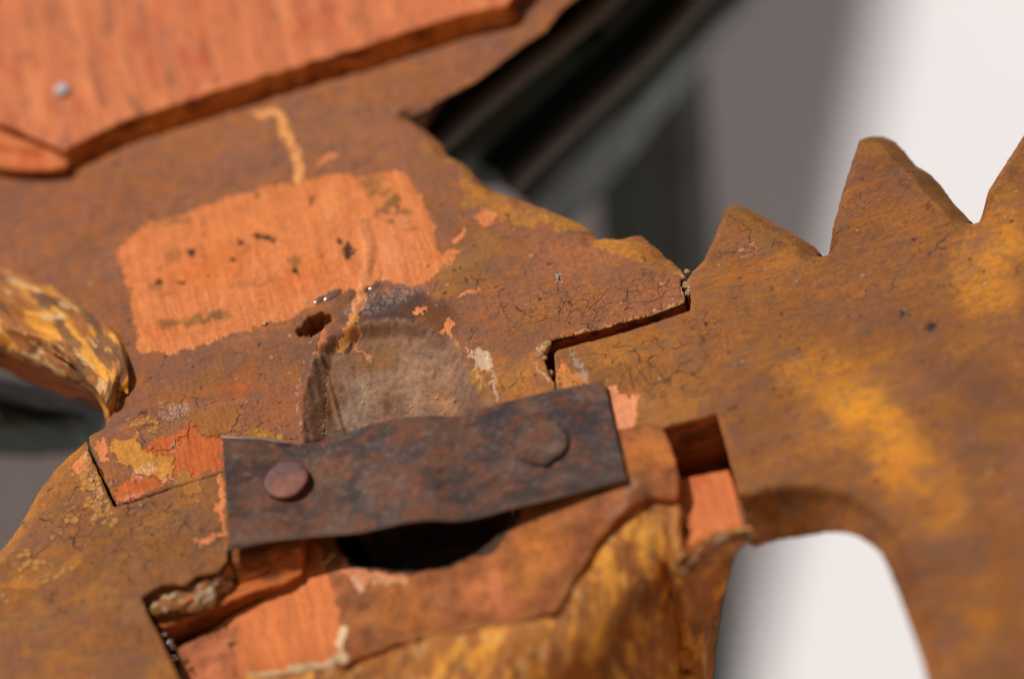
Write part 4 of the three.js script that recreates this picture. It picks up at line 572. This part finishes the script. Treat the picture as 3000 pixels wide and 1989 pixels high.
// ---------------------------------------------------------------- iron strap over the socket
{
  const topE = [[512, 1010, 5], [556, 1012, 4.4], [600, 1014, 3.4], [650, 1022, 2], [700, 1024, 1.2], [745, 1018, 1], [800, 1000, 1.6], [860, 980, 2.4], [930, 965, 3], [1000, 961, 2.8], [1060, 961, 1.9], [1120, 943, 1.7], [1180, 925, 1.6], [1250, 908, 1.6], [1320, 893, 1.5], [1394, 880, 1.5]];
  const botE = [[530, 1266, 2.6], [570, 1257, 2.6], [620, 1247, 2.6], [670, 1241, 2.4], [720, 1236, 2], [780, 1231, 2], [830, 1226, 2], [880, 1216, 2.4], [940, 1203, 3], [1000, 1197, 3], [1048, 1199, 2.4], [1106, 1191, 1.8], [1180, 1171, 1.4], [1280, 1148, 1.0], [1360, 1127, 0.9], [1447, 1104, 1.0]];
  const mid = (f, dh) => topE.map((p, i) => [mix(p[0], botE[i][0], f), mix(p[1], botE[i][1], f), mix(p[2], botE[i][2], f) + dh]);
  const rows = [topE, mid(0.33, -0.3), mid(0.66, -0.1), botE].map((r) => r.map(V));
  const geo = loft(rows, 220, 60, 100, (x, y) => 0.22 * fbm(x / 14, y / 14, 2) + 0.03 * fbm(x / 2, y / 2, 3), 1.3);
  const strap = put('iron_strap', geo, ironMat, ornament); strap.userData.label = 'rusted iron strap bridging the socket, nailed at both ends';
  const worn = new THREE.MeshPhysicalMaterial({ name: 'worn_iron', color: new THREE.Color(0.30, 0.30, 0.34), metalness: 0.85, roughness: 0.42 });
  const edge = (pts, r) => put('worn_edge', new THREE.TubeGeometry(new THREE.CatmullRomCurve3(pts.map(V)), 160, r / 1000, 8), worn, strap);
  edge(botE.map(([x, y, h]) => [x, y + 2, h - 0.45]), 0.32); edge(topE.slice(0, 4).map(([x, y, h]) => [x, y + 1, h - 0.3]), 0.32);
  const head = (x, y, h, r, th, seed, nick) => {
    const c = P(x, y, h), pos = [], uv = [], id = [], nr = [[0, th], [0.6, th], [0.9, th * 0.96], [0.985, th * 0.8], [1.0, th * 0.4], [0.98, -0.5]], S = 40;
    nr.forEach(([q, z]) => { for (let s = 0; s < S; s++) { const t = s / S * 6.2832, rr = r * q * (1 + 0.06 * vn(Math.cos(t) * 1.4 + seed, Math.sin(t) * 1.4) + (nick && q > 0.8 ? 0.09 * Math.exp(-(((t - 4.6) / 0.16) ** 2)) - 0.07 * Math.exp(-(((t - 5.0) / 0.2) ** 2)) : 0)); const a = c[0] + rr * Math.cos(t), b = c[1] + rr * Math.sin(t); pos.push(a / 1000, b / 1000, (c[2] + z + 0.12 * fbm(a / 2, b / 2, 3)) / 1000); uv.push((a + 37 * seed) / 100, b / 100); } });
    for (let k = 0; k + 1 < nr.length; k++) for (let s = 0; s < S; s++) { const p = k * S + s, q = k * S + (s + 1) % S; id.push(p, p + S, q + S, p, q + S, q); }
    const g = new THREE.BufferGeometry(); g.setAttribute('position', new THREE.Float32BufferAttribute(pos, 3)); g.setAttribute('uv', new THREE.Float32BufferAttribute(uv, 2)); g.setIndex(id); g.computeVertexNormals(); return g;
  };
  const plum = tile('rusted_nail', 256, 256, 40, (x, y) => { const n = fbm(x / 3, y / 3, 4), f = vn(x / 0.4, y / 0.4); return [mul(mixc(lin([118, 72, 60]), lin([92, 62, 58]), smooth(-0.1, 0.3, n)), 1 + 0.15 * f), 128 + n * 50 + f * 12, 0.55]; }, 0.4, { metalness: 0.2 });
  put('nail_head', head(661, 1110, 2.5, 5.3, 0.95, 3, false), plum, strap); put('nail_head', head(1254, 1025, 1.35, 6.0, 0.6, 8, true), ironMat, strap);
}

// ---------------------------------------------------------------- black-green carved stand behind
{
  const stand = new THREE.Group(); stand.name = 'carved_stand'; scene.add(stand);
  stand.userData = { label: 'blurred black-green carved stand with long ridged leaves behind the ornament', category: 'stand' };
  const W = (l) => l.map((p) => G(p[0], p[1], p[2] * (p[1] < 700 ? 0.962 : 1)));
  const darkMat = ebonMat.clone(); darkMat.name = 'black_lacquer'; darkMat.color.setScalar(0.5);
  const leaf = (name, rows, th) => put(name, loft(rows.map(W), 90, 50, 200, (x, y) => 1.2 * fbm(x / 18, y / 9, 3), th), darkMat, stand);
  leaf('leaf', [[[1320, -150, 0.94], [1180, -20, 0.935], [1030, 130, 0.93], [880, 270, 0.925], [760, 380, 0.92]], [[1390, -130, 0.965], [1270, 10, 0.96], [1110, 160, 0.955], [960, 300, 0.95], [850, 400, 0.945]], [[1500, -110, 0.945], [1415, -10, 0.94], [1330, 70, 0.935], [1180, 190, 0.93], [1040, 310, 0.925], [920, 410, 0.92]].filter((_, i) => i !== 2), [[1530, -105, 0.955], [1440, 0, 0.95], [1210, 195, 0.94], [1070, 320, 0.935], [940, 420, 0.93]]], 8);
  leaf('leaf', [[[1500, -120, 0.962], [1420, -5, 0.957], [1190, 185, 0.95], [1050, 310, 0.945], [920, 400, 0.94]], [[1600, -110, 0.975], [1480, 60, 0.97], [1340, 190, 0.965], [1190, 310, 0.96], [1040, 430, 0.95]], [[1730, -110, 0.955], [1612, 0, 0.95], [1490, 130, 0.945], [1322, 285, 0.94], [1170, 430, 0.935]], [[1756, -100, 1.0], [1640, 20, 1.0], [1530, 165, 0.995], [1385, 350, 0.99], [1240, 500, 0.985]]], 8);
  const ridge = new THREE.MeshPhysicalMaterial({ name: 'lit_ridge_lacquer', color: new THREE.Color(0.10, 0.092, 0.086), roughness: 0.6, specularIntensity: 0.5 });  // paler than the leaves: light on the ridges put into the colour
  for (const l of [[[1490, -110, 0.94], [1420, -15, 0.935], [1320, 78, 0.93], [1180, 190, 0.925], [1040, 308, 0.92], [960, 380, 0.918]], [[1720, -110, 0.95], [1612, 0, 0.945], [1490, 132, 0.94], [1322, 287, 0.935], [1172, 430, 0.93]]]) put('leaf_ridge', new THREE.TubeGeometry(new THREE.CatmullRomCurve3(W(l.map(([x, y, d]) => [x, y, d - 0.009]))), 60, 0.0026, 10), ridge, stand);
  // leg: fluted post down to the ground
  const t = G(1475, 60, 1.0), e = G(1605, 1700, 1.3), dir = e.clone().sub(t), foot = t.clone().addScaledVector(dir, (0 - t.y) / dir.y), L = foot.distanceTo(t);
  const S = 72, R = 30, pos = [], uv = [], id = [];
  const zAx = dir.clone().normalize(), xAx = new THREE.Vector3(1, 0, 0).addScaledVector(zAx, -zAx.x).normalize(), yAx = new THREE.Vector3().crossVectors(zAx, xAx);
  for (let k = 0; k <= R; k++) for (let s = 0; s <= S; s++) { const u = s / S * 6.28318, r = 0.0165 * (1 + 0.10 * Math.cos(u * 7) + 0.05 * Math.sin(k * 0.5)) * (k === R ? 1 : 1), p = t.clone().addScaledVector(zAx, L * k / R).addScaledVector(xAx, Math.cos(u) * r).addScaledVector(yAx, Math.sin(u) * r); pos.push(p.x, Math.max(0.0005, p.y), p.z); uv.push(s / S * 0.5, L * k / R / 0.2); }
  for (let k = 0; k < R; k++) for (let s = 0; s < S; s++) { const p = k * (S + 1) + s; id.push(p, p + 1, p + S + 2, p, p + S + 2, p + S + 1); }
  const pg = new THREE.BufferGeometry(); pg.setAttribute('position', new THREE.Float32BufferAttribute(pos, 3)); pg.setAttribute('uv', new THREE.Float32BufferAttribute(uv, 2)); pg.setIndex(id); pg.computeVertexNormals();
  put('leg', pg, darkMat, stand);
  // rolled scroll under the left end
  const roll = loft([[[-260, 800, 0.9], [-100, 850, 0.9], [60, 880, 0.9], [180, 900, 0.9], [250, 940, 0.9]], [[-260, 850, 0.86], [-100, 890, 0.86], [60, 915, 0.86], [180, 935, 0.865], [248, 960, 0.88]], [[-260, 930, 0.85], [-100, 960, 0.85], [60, 970, 0.85], [180, 975, 0.858], [246, 985, 0.875]], [[-260, 1010, 0.865], [-100, 1030, 0.865], [60, 1035, 0.865], [180, 1030, 0.87], [240, 1010, 0.88]], [[-260, 1030, 0.9], [-100, 1052, 0.9], [60, 1054, 0.9], [180, 1046, 0.9], [236, 1022, 0.9]]].map(W), 60, 40, 200, (x, y) => 1.2 * fbm(x / 9, y / 6, 3), 5);
  put('rolled_scroll', roll, darkMat, stand);
}
renderer.render(scene, camera);
